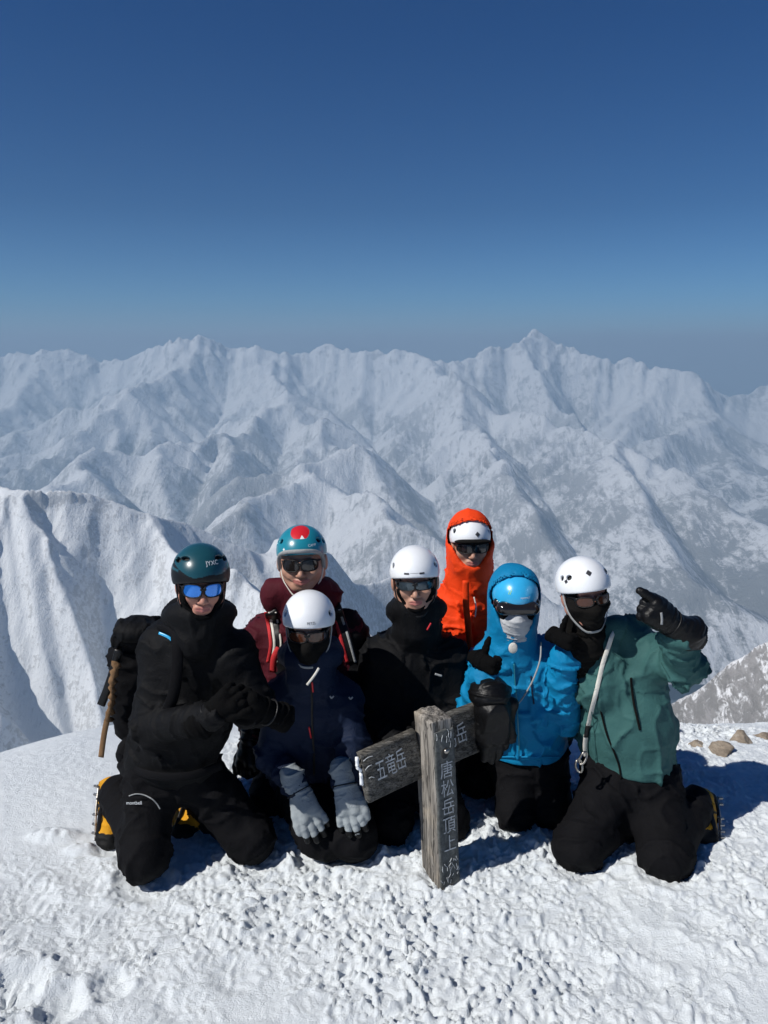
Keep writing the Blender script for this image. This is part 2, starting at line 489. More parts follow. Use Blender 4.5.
    hv.inputs['Color'].default_value = (0.33, 0.475, 0.63, 1); hv.inputs['Density'].default_value = 1.45e-4
    hv.inputs['Anisotropy'].default_value = 0.0
    ht.links.new(hv.outputs[0], ho.inputs['Volume'])
    link('haze', mesh_np('haze', np.array(V), np.array(F), False), hz, kind='stuff')
# ------------------------------------------------------------------ the summit snow


def axis(lo, hi, step, far, g=1.09):
    a = list(np.arange(lo, hi + 1e-6, step)); s = step
    up = [a[-1]]
    while up[-1] < far: s *= g; up.append(up[-1] + s)
    s = step; dn = [a[0]]
    while dn[-1] > -far: s *= g; dn.append(dn[-1] - s)
    return np.array(dn[:0:-1] + a + up[1:])


CONTACT = []


def gp(px, py):
    r_ = ray(px, py); k_ = -CAMH / r_[2]; return (r_[0] * k_, r_[1] * k_)


for px_, py_, rr_ in ((146, 882, .10), (255, 858, .10), (320, 858, .09), (354, 858, .09), (516, 833, .08), (553, 830, .08), (578, 866, .10), (668, 878, .10), (441, 884, .065), (108, 850, .05), (705, 842, .05), (392, 842, .09), (446, 840, .09)):
    r_ = ray(px_, py_); k_ = -CAMH / r_[2]; CONTACT.append((r_[0] * k_, r_[1] * k_, rr_))


def snow_z(X, Y):
    """height of the snow; rounds off behind the party and drops into the valley"""
    # brow further back on the right, dipping on the left
    u = np.maximum(Y - 3.0 + 0.34 * np.minimum(X + 1.0, 0) ** 2, 0)
    back = np.where(u < 2.0, 0.205 * u ** 2, 0.205 * 4 + (u - 2.0) * 0.738)
    f = np.maximum(-Y - 6, 0); back = back + np.where(f < 4, 0.08 * f ** 2, 1.28 + 0.64 * (f - 4))
    sx = np.maximum(np.abs(X) - 4.5, 0); side = np.where(sx < 4, 0.08 * sx ** 2, 1.28 + 0.64 * (sx - 4))
    z = -(back + side * 0.9)
    z = np.maximum(z, -1890 - 0 * z)
    r = np.hypot(X, Y)
    far = sstep(12, 200, r)
    z = z + far * 14 * fbm(X / 90, Y / 90, seed=3) * sstep(30, 400, r)
    # broad swells, a smooth wind-packed hummock on the left, rough crust in front
    z = z + 0.035 * fbm(X / 1.1, Y / 1.1, seed=2, octv=2) * sstep(1.2, 1.6, Y)
    hum = 0.05 * np.exp(-((X + 1.75) / 0.75) ** 2 - ((Y - 3.6) / 0.9) ** 2)
    z = z + hum
    smooth = sstep(-0.60, -0.95, X + 0.12 * fbm(X * 2, Y * 2, seed=8)) * sstep(2.5, 2.75, Y + 0.15 * fbm(X * 3, Y * 3, seed=4))
    rough = 1 - 0.93 * smooth
    near = sstep(9, 5, r)
    wx = X + 0.02 * vnoise(X * 18, Y * 18, seed=7); wy = Y + 0.02 * vnoise(X * 18 + 9, Y * 18, seed=7)
    c = fbm(wx * 8, wy * 10, seed=12, octv=2, gain=0.5)
    c2 = np.abs(vnoise(wx * 27, wy * 33, seed=14)); c3 = np.clip(vnoise(wx * 56, wy * 62, seed=15) - 0.05, 0, 1); c4 = np.clip(vnoise(wx * 92, wy * 94, seed=18) - 0.1, 0, 1)
    patch = np.clip(0.72 + 0.95 * fbm(X * 2.3, Y * 2.6, seed=16, octv=3), 0.15, 1.4)
    z = z + near * rough * (0.011 * c + patch * (0.010 * (0.5 - c2) + 0.0165 * c3 + 0.014 * c4))
    z = z + near * (1 - rough) * 0.0016 * vnoise(X * 45, Y * 45, seed=19)
    # footprints and kicked-up lumps
    for (fx, fy, a, rr) in (gp(14, 992) + (0.04, 0.09), gp(60, 1004) + (0.035, 0.07), gp(110, 985) + (0.022, 0.06), gp(20, 905) + (0.014, 0.10), gp(235, 975) + (0.010, 0.07), gp(640, 985) + (0.012, 0.08), gp(700, 930) + (0.010, 0.07), gp(395, 965) + (0.008, 0.06), (0.42, 2.17, 0.012, 0.05), (0.50, 2.12, 0.012, 0.06), (-1.25, 1.95, 0.02, 0.12), (0.6, 2.05, 0.012, 0.1)):
        d2 = ((X - fx) ** 2 + (Y - fy) ** 2) / rr ** 2
        z = z - a * np.exp(-d2 * d2) + 0.35 * a * np.exp(-(np.sqrt(d2) - 1.25) ** 2 * 9)
    # crust pressed down and pushed up round knees, boots and the post
    for (kx, ky, rr) in CONTACT:
        q = np.hypot(X - kx, (Y - ky) * 1.15) / rr
        z = z - 0.018 * np.exp(-q ** 4) + 0.011 * np.exp(-((q - 1.35) / 0.35) ** 2) * (0.6 + 0.9 * vnoise(X * 26, Y * 26, seed=23))
    for (fx, fy, a, rx, ry) in ((-1.30, 2.71, 0.028, 0.10, 0.04), (-1.17, 2.63, 0.02, 0.06, 0.03)):
        d2 = ((X - fx) / rx) ** 2 + ((Y - fy) / ry) ** 2
        z = z + a * np.exp(-d2 * d2) * (1 + 0.3 * vnoise(X * 40, Y * 40, seed=3))
    return z


def gz(x, y):
    return float(snow_z(np.array([float(x)]), np.array([float(y)]))[0])


if not ONLY or 'G' in ONLY:
    ax = axis(-2.3, 2.5, 0.0056, 2600, 1.12); ay = axis(1.5, 4.7, 0.0060, 2600, 1.12)
    X, Y = np.meshgrid(ax, ay)
    me = mesh_np('summit_snow', np.stack([X, Y, snow_z(X, Y)], -1).reshape(-1, 3), grid_faces(*X.shape))
    t = NT('wind_crusted_snow'); v = t.coords('Object')
    t.L.new(t.ramp(t.noise(3.0, 6, 0.6, v), [(0.3, (0.735, 0.785, 0.82)), (0.7, (0.79, 0.835, 0.86))]), t.b.inputs['Base Color'])
    t.b.inputs['Roughness'].default_value = 0.55; t.b.inputs['Specular IOR Level'].default_value = 0.35
    h = t.math('ADD', t.noise(160, 4, 0.7, v), t.math('MULTIPLY', t.noise(520, 2, 0.6, v), 0.45))
    t.L.new(t.bump(h, 1.0, 0.007), t.b.inputs['Normal'])
    link('summit_snow', me, t.m, kind='structure')
# ------------------------------------------------------------------ smooth solids: distance fields meshed as one skin


def vec(*a): return np.array(a, float)


def unit(v):
    v = np.asarray(v, float); return v / max(1e-9, np.linalg.norm(v))


def cap(a, b, ra, rb=None, side=None, f=1.0, side2=None, f2=1.0):
    """tapered limb from a to b; widened by f along side"""
    a = np.asarray(a, float); b = np.asarray(b, float); rb = ra if rb is None else rb
    m = max(ra, rb) * max(1, f, f2)

    def fn(X, Y, Z):
        ab = b - a; L = max(ab @ ab, 1e-9)
        px, py, pz = X - a[0], Y - a[1], Z - a[2]
        t = np.clip((px * ab[0] + py * ab[1] + pz * ab[2]) / L, 0, 1)
        qx, qy, qz = px - t * ab[0], py - t * ab[1], pz - t * ab[2]
        d2 = qx * qx + qy * qy + qz * qz
        if side is not None:
            s = unit(side); w = qx * s[0] + qy * s[1] + qz * s[2]; d2 = d2 - w * w * (1 - 1 / (f * f))
        if side2 is not None:
            s = unit(side2); w = qx * s[0] + qy * s[1] + qz * s[2]; d2 = d2 - w * w * (1 - 1 / (f2 * f2))
        return np.sqrt(np.maximum(d2, 0)) - (ra + (rb - ra) * t)
    return fn, np.minimum(a, b) - m, np.maximum(a, b) + m


def frame(fwd, up=(0, 0, 1)):
    """rotation whose columns are x, y (= fwd), z"""
    y = unit(fwd); x = unit(np.cross(y, up)); z = np.cross(x, y)
    return np.stack([x, y, z], 1)


def ell(c, r, rot=None):
    c = np.asarray(c, float); r = np.asarray(r, float)
    m = r if rot is None else np.abs(rot) @ r

    def fn(X, Y, Z):
        p = [X - c[0], Y - c[1], Z - c[2]]
        if rot is not None: p = [rot[0, i] * p[0] + rot[1, i] * p[1] + rot[2, i] * p[2] for i in range(3)]
        q = [p[i] / r[i] for i in range(3)]; k0 = np.sqrt(q[0] ** 2 + q[1] ** 2 + q[2] ** 2)
        k1 = np.sqrt((q[0] / r[0]) ** 2 + (q[1] / r[1]) ** 2 + (q[2] / r[2]) ** 2)
        return k0 * (k0 - 1) / np.maximum(k1, 1e-6)
    return fn, c - m, c + m


def rbox(c, h, r, rot=None):
    c = np.asarray(c, float); h = np.asarray(h, float)
    m = h if rot is None else np.abs(rot) @ h

    def fn(X, Y, Z):
        p = [X - c[0], Y - c[1], Z - c[2]]
        if rot is not None: p = [rot[0, i] * p[0] + rot[1, i] * p[1] + rot[2, i] * p[2] for i in range(3)]
        q = [np.abs(p[i]) - h[i] + r for i in range(3)]
        o = np.sqrt(sum(np.maximum(a, 0) ** 2 for a in q))
        return o + np.minimum(np.maximum(q[0], np.maximum(q[1], q[2])), 0) - r
    return fn, c - m, c + m


def plane(p, n):
    """everything on the far side of n is kept out"""
    p = np.asarray(p, float); n = unit(n)
    return (lambda X, Y, Z: (X - p[0]) * n[0] + (Y - p[1]) * n[1] + (Z - p[2]) * n[2]), None, None


def ring(c, n, R_, r, rot=None, fx=1.0, fy=1.0):
    c = np.asarray(c, float); A = frame(n) if rot is None else rot      # y axis = ring axis

    def fn(X, Y, Z):
        p = [X - c[0], Y - c[1], Z - c[2]]; q = [A[0, i] * p[0] + A[1, i] * p[1] + A[2, i] * p[2] for i in range(3)]
        return np.sqrt((np.sqrt((q[0] / fx) ** 2 + (q[2] / fy) ** 2) - R_) ** 2 + q[1] ** 2) - r
    m = (R_ + r) * max(fx, fy)
    return fn, c - m, c + m


def solid(ops, res, pad=None, folds=None):
    """ops: (op, blend, shape) with op u(nion), s(ubtract) or i(ntersect)"""
    lo = np.min([o[2][1] for o in ops if o[0] == 'u'], 0) - 2 * res; hi = np.max([o[2][2] for o in ops if o[0] == 'u'], 0) + 2 * res
    n = np.ceil((hi - lo) / res).astype(int) + 1
    ax = [lo[i] + res * np.arange(n[i]) for i in range(3)]
    Fd = np.full(n, 0.5, np.float32)
    for op, k, (fn, a, b) in ops:
        if a is None: sl_ = (slice(None),) * 3
        else:
            m = k + 3 * res
            i0 = np.clip(np.floor((a - m - lo) / res).astype(int), 0, n - 1); i1 = np.clip(np.ceil((b + m - lo) / res).astype(int) + 1, 1, n)
            sl_ = tuple(slice(i0[i], i1[i]) for i in range(3))
        X = ax[0][sl_[0]][:, None, None].astype(np.float32); Y = ax[1][sl_[1]][None, :, None].astype(np.float32); Z = ax[2][sl_[2]][None, None, :].astype(np.float32)
        d = fn(X, Y, Z).astype(np.float32) + np.zeros((1, 1, 1), np.float32)
        c = Fd[sl_]
        if op == 'u':
            v = np.minimum(c, d)
            if k: h = np.maximum(k - np.abs(c - d), 0) / k; v = v - h * h * k * 0.25
        else:
            if op == 's': d = -d
            v = np.maximum(c, d)
            if k: h = np.maximum(k - np.abs(c - d), 0) / k; v = v + h * h * k * 0.25
        Fd[sl_] = v
    for q in range(3):
        s0 = [slice(None)] * 3; s0[q] = 0; Fd[tuple(s0)] = 0.1
        s0[q] = -1; Fd[tuple(s0)] = 0.1
    return nets(Fd, lo, res)


def nets(Fd, lo, h):
    s = Fd < 0
    cr = [s[a:s.shape[0] - 1 + a, b:s.shape[1] - 1 + b, c:s.shape[2] - 1 + c] for a in (0, 1) for b in (0, 1) for c in (0, 1)]
    cnt = sum(x.astype(np.uint8) for x in cr); act = (cnt > 0) & (cnt < 8)
    ii, jj, kk = np.nonzero(act); idx = np.full(act.shape, -1, np.int64); idx[ii, jj, kk] = np.arange(len(ii))
    co_ = [(a, b, c) for a in (0, 1) for b in (0, 1) for c in (0, 1)]
    val = {q: Fd[ii + q[0], jj + q[1], kk + q[2]] for q in co_}
    acc = np.zeros((len(ii), 3)); num = np.zeros(len(ii))
    for q in co_:
        for axi in range(3):
            if q[axi]: continue
            r = list(q); r[axi] = 1; r = tuple(r)
            v0, v1 = val[q], val[r]; m = (v0 < 0) != (v1 < 0)
            t = np.where(m, v0 / np.where(m, v0 - v1, 1), 0)
            pnt = np.tile(np.array(q, float), (len(ii), 1)); pnt[:, axi] = t
            acc += pnt * m[:, None]; num += m
    V = np.stack([ii, jj, kk], 1) + acc / num[:, None]
    V = lo + V * h
    Fc = []
    sh = Fd.shape
    for axi in range(3):
        o1, o2 = [(1, 2), (2, 0), (0, 1)][axi]
        sa = [slice(1, -1)] * 3; sb = [slice(1, -1)] * 3; sa[axi] = slice(0, sh[axi] - 1); sb[axi] = slice(1, sh[axi])
        A, B = s[tuple(sa)], s[tuple(sb)]
        w = np.nonzero(A != B); g = [w[0].copy(), w[1].copy(), w[2].copy()]
        off = [1, 1, 1]; off[axi] = 0
        g = [g[i] + off[i] for i in range(3)]
        fl = A[w]

        def cell(d1, d2):
            q = [g[0], g[1], g[2]]; q[o1] = q[o1] - d1; q[o2] = q[o2] - d2
            return idx[q[0], q[1], q[2]]
        a, b, c, d = cell(1, 1), cell(0, 1), cell(0, 0), cell(1, 0)
        Q = np.stack([a, b, c, d], 1); Q[~fl] = Q[~fl][:, ::-1]; Fc.append(Q)
    F = np.concatenate(Fc); F = F[(F >= 0).all(1)]
    return V, F


def normals(V, F):
    n = np.cross(V[F[:, 2]] - V[F[:, 0]], V[F[:, 3]] - V[F[:, 1]]); N = np.zeros_like(V)
    for k in range(4): np.add.at(N, F[:, k], n)
    return N / np.maximum(np.linalg.norm(N, axis=1, keepdims=True), 1e-12)


def wrinkle(V, F, segs, seed=0, base=0.002, loose=0.004):
    """cloth folds: creases across each limb that bunch up at its ends, and long soft waves"""
    N = normals(V, F); best = np.full(len(V), 1e9); d = np.zeros(len(V))
    ax_ = np.zeros_like(V); amp = np.zeros(len(V)); hf = np.zeros(len(V))
    for a, b, wa, wb, fr in segs:
        a = np.asarray(a, float); b = np.asarray(b, float); ab = b - a; t = np.clip(((V - a) @ ab) / max(ab @ ab, 1e-9), 0, 1)
        dd = np.linalg.norm(V - a - t[:, None] * ab, axis=1)
        m = dd < best; best = np.where(m, dd, best); ax_[m] = unit(ab)
        am = wa * (1 - t) ** 2 + wb * t ** 2 + 0.25 * (wa + wb) * 0.5
        amp = np.where(m, am, amp); hf = np.where(m, fr, hf)
    u = (V * ax_).sum(1)
    warp = vnoise(V[:, 0] * 9, V[:, 1] * 9, V[:, 2] * 9, seed + 1)
    q = V * 7.0 + ax_ * (u * hf)[:, None] + 0.9 * warp[:, None] * ax_
    r = 1 - np.abs(vnoise(q[:, 0], q[:, 1], q[:, 2], seed + 2)) * 2
    q2 = V * 15.0 + ax_ * (u * hf * 1.2)[:, None]
    r2 = 1 - np.abs(vnoise(q2[:, 0] + 5, q2[:, 1], q2[:, 2], seed + 3)) * 2
    soft = vnoise(V[:, 0] * 11, V[:, 1] * 11, V[:, 2] * 11, seed + 4)
    h = amp * (np.clip(r, 0, 1) ** 3.0 * 1.7 - 0.35) + 0.55 * amp * (np.clip(r2, 0, 1) ** 2.5 - 0.2) + base * vnoise(V[:, 0] * 34, V[:, 1] * 34, V[:, 2] * 34, seed + 5) + loose * soft
    return V + N * h[:, None]


def obj_np(name, V, F, mat, parent=None, **kw):
    return link(name, mesh_np(name, V, F), mat, parent, **kw)


def tube(pts, r, nseg=8, flat=None, close=False):
    """swept cord or strap; flat = (half width, half thickness, side hint)"""
    P_ = [np.asarray(p, float) for p in pts]
    # Catmull-Rom
    Q = []
    for i in range(len(P_) - 1):
        p0, p1, p2, p3 = P_[max(i - 1, 0)], P_[i], P_[i + 1], P_[min(i + 2, len(P_) - 1)]
        for t in np.linspace(0, 1, 7)[:-1]:
            Q.append(0.5 * (2 * p1 + t * (p2 - p0) + t * t * (2 * p0 - 5 * p1 + 4 * p2 - p3) + t ** 3 * (3 * (p1 - p2) + p3 - p0)))
    Q.append(P_[-1]); Q = np.array(Q); n = len(Q)
    T = np.gradient(Q, axis=0); T /= np.maximum(np.linalg.norm(T, axis=1, keepdims=True), 1e-9)
    V = []
    ref = vec(0, 0, 1) if flat is None else unit(flat[2])
    for i in range(n):
        s = np.cross(T[i], ref)
        if np.linalg.norm(s) < 1e-3: s = np.cross(T[i], vec(1, 0.3, 0))
        s = unit(s); u = np.cross(s, T[i])
        for k in range(nseg):
            a = 2 * math.pi * k / nseg
            if flat is None: o = r * (math.cos(a) * s + math.sin(a) * u)
            else:
                ca, sa = math.cos(a), math.sin(a)
                o = flat[0] * np.sign(ca) * abs(ca) ** 0.4 * s + flat[1] * np.sign(sa) * abs(sa) ** 0.4 * u
            V.append(Q[i] + o)
    F = []
    for i in range(n - 1):
        for k in range(nseg):
            k2 = (k + 1) % nseg
            F.append((i * nseg + k, i * nseg + k2, (i + 1) * nseg + k2, (i + 1) * nseg + k))
    V = np.array(V); c0, c1 = len(V), len(V) + 1
    V = np.concatenate([V, Q[:1], Q[-1:]])
    for k in range(0, nseg, 2):
        F.append((c0, (k + 2) % nseg, (k + 1) % nseg, k)); b = (n - 1) * nseg
        F.append((c1, b + k, b + (k + 1) % nseg, b + (k + 2) % nseg))
    return V, np.array(F)


def joinm(*vf):
    Vs, Fs, k = [], [], 0
    for V, F in vf: Vs.append(V); Fs.append(F + k); k += len(V)
    return np.concatenate(Vs), np.concatenate(Fs)


def text_mesh(s, size):
    """a text's filled outline in its own plane, centred: (points n x 2, faces as lists)"""
    cu = bpy.data.curves.new('lettering', 'FONT'); cu.body = s; cu.size = size; cu.align_x = 'CENTER'; cu.align_y = 'CENTER'; cu.resolution_u = 3
    o = bpy.data.objects.new('lettering', cu); COL.objects.link(o)
    bpy.context.view_layer.update()
    me = bpy.data.meshes.new_from_object(o.evaluated_get(bpy.context.evaluated_depsgraph_get()))
    bpy.data.objects.remove(o); bpy.data.curves.remove(cu)
    return me


def lettering(s, size, fn, mat, parent, name='lettering', cuts=0):
    """put flat lettering on a surface: fn maps (u, v) to world points"""
    me = text_mesh(s, size)
    if cuts:
        import bmesh
        bm = bmesh.new(); bm.from_mesh(me); bmesh.ops.triangulate(bm, faces=bm.faces[:])
        bmesh.ops.subdivide_edges(bm, edges=bm.edges[:], cuts=cuts, use_grid_fill=True); bm.to_mesh(me); bm.free()
    n = len(me.vertices); c = np.zeros(n * 3, np.float32); me.vertices.foreach_get('co', c); c = c.reshape(-1, 3)
    w = fn(c[:, 0].astype(float), c[:, 1].astype(float))
    me.vertices.foreach_set('co', np.asarray(w, np.float32).ravel()); me.update(); me.name = name
    return link(name, me, mat, parent)
# ------------------------------------------------------------------ cloth, skin and kit


def cloth(name, col, rough=0.75, spec=0.25, fine=900.0, vary=0.12, bumpd=0.0012, crease=0.35):
    t = NT(name); v = t.coords()
    f = t.noise(7.0, 4, 0.6, v)
    lo = tuple(c * (1 - vary) for c in col); hi = tuple(min(1, c * (1 + vary)) for c in col)
    t.L.new(t.ramp(f, [(0.3, lo), (0.7, hi)]), t.b.inputs['Base Color'])
    t.b.inputs['Roughness'].default_value = rough; t.b.inputs['Specular IOR Level'].default_value = spec
    cr = t.noise(38.0, 5, 0.62, v, 0.8)
    rd = t.math('ABSOLUTE', t.math('SUBTRACT', cr, 0.5))
    h = t.math('ADD', t.math('MULTIPLY', rd, -crease * 8), t.math('MULTIPLY', t.noise(fine, 2, 0.5, v), 0.25))
    t.L.new(t.bump(h, 0.6, bumpd * 2.5), t.b.inputs['Normal'])
    return t.m


M = {}
M['black'] = cloth('black_shell_fabric', (0.0036, 0.0038, 0.0046), 0.68, 0.12)
M['black2'] = cloth('black_trouser_fabric', (0.0040, 0.0040, 0.0050), 0.8, 0.10)
M['fleece'] = cloth('black_fleece', (0.0038, 0.0038, 0.0040), 0.95, 0.06)
M['navy'] = cloth('navy_shell_fabric', (0.0065, 0.013, 0.034), 0.65, 0.16)
M['maroon'] = cloth('maroon_shell_fabric', (0.060, 0.007, 0.013), 0.7, 0.12)
M['orange'] = cloth('orange_shell_fabric', (0.78, 0.055, 0.008), 0.66, 0.15)
M['blue'] = cloth('bright_blue_shell_fabric', (0.002, 0.175, 0.36), 0.62, 0.18)
M['green'] = cloth('sea_green_shell_fabric', (0.036, 0.102, 0.098), 0.68, 0.14)
M['grey_glove'] = cloth('grey_glove_fabric', (0.265, 0.295, 0.31), 0.8, 0.2)
M['leather'] = simple('black_leather', (0.0035, 0.0035, 0.0038), 0.42, spec=0.22, bump=(60, 0.6, 0.004))
M['rubber'] = simple('black_rubber', (0.006, 0.006, 0.006), 0.7, spec=0.2, bump=(120, 0.4, 0.002))
M['yellow'] = cloth('yellow_boot_fabric', (0.50, 0.235, 0.008), 0.65, 0.2, vary=0.3)
M['steel'] = simple('worn_steel', (0.35, 0.33, 0.30), 0.35, 1.0, bump=(90, 0.3, 0.001), vary=0.3)
M['skin'] = simple('skin', (0.40, 0.215, 0.15), 0.5, spec=0.35, bump=(300, 0.25, 0.001), vary=0.10, vscale=18)
M['skin2'] = simple('sunburnt_skin', (0.42, 0.20, 0.145), 0.5, spec=0.35, bump=(300, 0.25, 0.001), vary=0.12, vscale=18)
M['lip'] = simple('lips', (0.36, 0.13, 0.11), 0.42, spec=0.4, vary=0.1, vscale=60)
M['teeth'] = simple('teeth', (0.65, 0.62, 0.55), 0.3)
M['white'] = simple('white_helmet_plastic', (0.74, 0.76, 0.78), 0.32, spec=0.5, coat=0.3, bump=(40, 0.08, 0.001), vary=0.03)
M['teal'] = simple('teal_helmet_plastic', (0.010, 0.060, 0.078), 0.3, spec=0.4, coat=0.4, vary=0.1)
M['teal2'] = simple('bright_teal_helmet_plastic', (0.012, 0.20, 0.27), 0.3, spec=0.5, coat=0.4, vary=0.08)
M['hblue'] = simple('sky_blue_helmet_plastic', (0.03, 0.36, 0.66), 0.3, spec=0.5, coat=0.4, vary=0.08)
M['plastic'] = simple('black_plastic', (0.006, 0.006, 0.0065), 0.42, spec=0.3, bump=(50, 0.1, 0.001))
M['red'] = simple('red_plastic', (0.55, 0.012, 0.02), 0.4)
M['redweb'] = cloth('red_webbing', (0.50, 0.03, 0.035), 0.7, 0.2)
M['whiteweb'] = cloth('white_webbing', (0.62, 0.60, 0.54), 0.8, 0.2, vary=0.08)
M['tan'] = cloth('tan_webbing', (0.15, 0.088, 0.045), 0.85, 0.15, vary=0.6)
M['greyweb'] = cloth('grey_webbing', (0.30, 0.31, 0.31), 0.8, 0.2)
M['buff'] = cloth('white_neck_gaiter', (0.46, 0.475, 0.49), 0.85, 0.15)
M['charcoal'] = cloth('charcoal_neck_gaiter', (0.0075, 0.0070, 0.0065), 0.95, 0.08)
M['lens_dark'] = simple('smoked_lens', (0.012, 0.010, 0.010), 0.1, spec=0.5, coat=0.25)
M['lens_brown'] = simple('brown_lens', (0.06, 0.020, 0.010), 0.12, spec=0.5, coat=0.2)
M['lens_grey'] = simple('grey_mirror_lens', (0.05, 0.07, 0.085), 0.15, metal=0.5, coat=0.3)
M['lens_blue'] = simple('blue_mirror_lens', (0.012, 0.20, 0.72), 0.16, metal=0.65, spec=0.8, coat=1.0)
M['mark_white'] = simple('white_print', (0.7, 0.72, 0.74), 0.5)
M['mark_dark'] = simple('dark_print', (0.03, 0.03, 0.035), 0.5)
M['lime'] = simple('lime_print', (0.35, 0.65, 0.05), 0.5)
M['slate'] = simple('slate_blue_plastic', (0.06, 0.10, 0.16), 0.4)
M['foam'] = simple('dark_foam', (0.02, 0.02, 0.02), 0.9)


def rotm(yaw=0, pitch=0, roll=0):
    """yaw turns the face towards the photo's right, pitch nods down, roll leans the crown to the right (degrees)"""
    y, p, r = R(yaw), R(pitch), R(roll)
    cy, sy, cp, sp, cr, sr = math.cos(y), math.sin(y), math.cos(p), math.sin(p), math.cos(r), math.sin(r)
    Rz = np.array([[cy, -sy, 0], [sy, cy, 0], [0, 0, 1]])
    Rx = np.array([[1, 0, 0], [0, cp, -sp], [0, sp, cp]])
    Ry = np.array([[cr, 0, sr], [0, 1, 0], [-sr, 0, cr]])
    return Ry @ Rz @ Rx


# head space: x towards the photo's right, -y out of the face, z up, origin between the ears at eye height
def head_ops(smile=0.0, wide=1.0):
    o = [('u', 0, ell((0, .012, .035), (.075 * wide, .092, .082))),
         ('u', .035, ell((0, -.014, -.040), (.064 * wide, .066, .070))),
         ('u', .030, ell((0, -.056, -.090), (.034, .024, .021)))]
    for s in (-1, 1):
        o += [('u', .025, ell((s * .040 * wide, -.052, -.030), (.026, .026, .022))),
              ('u', .018, cap((s * .058 * wide, .0, -.055), (s * .026, -.055, -.088), .022, .018))]
    o += [('u', .012, cap((-.042, -.074, .026), (.042, -.074, .026), .009))]
    for s in (-1, 1):
        o += [('s', .014, ell((s * .032, -.100, .003), (.021, .020, .013))),
              ('u', .004, ell((s * .032, -.0745, .002), (.0125, .0125, .0125)))]
    o += [('u', .010, cap((0, -.082, .006), (0, -.104, -.036), .0075, .0115)),
          ('u', .006, ell((-.012, -.094, -.041), (.008, .010, .007))), ('u', .006, ell((.012, -.094, -.041), (.008, .010, .007)))]
    zc = -.067 + .007 * smile; w = .025 + .008 * smile
    o += [('u', .008, ell((0, -.078, -.067), (.030, .014, .018)))]
    for s in (-1, 1):
        o += [('u', .005, cap((0, -.0885, -.0635), (s * w, -.079, zc), .0048, .003)),
              ('u', .005, cap((0, -.0870, -.0750), (s * w * .9, -.078, zc - .003), .0055, .003)),
              ('s', .003, cap((0, -.0945, -.0692 - .001 * smile), (s * w, -.0845, zc - .001), .0020)),
              ('u', .006, ell((s * .077 * wide, .008, -.012), (.010, .021, .032)))]
        if smile: o += [('u', .012, ell((s * .037, -.070, -.046), (.016, .014, .014)))]
    o += [('u', .03, cap((0, .02, -.06), (0, .035, -.20), .056, .060))]
    return o


def build_head(face):
    V, F = solid(head_ops(face.get('smile', 0), face.get('wide', 1)), .003)
    return V, F


HEADS = {}


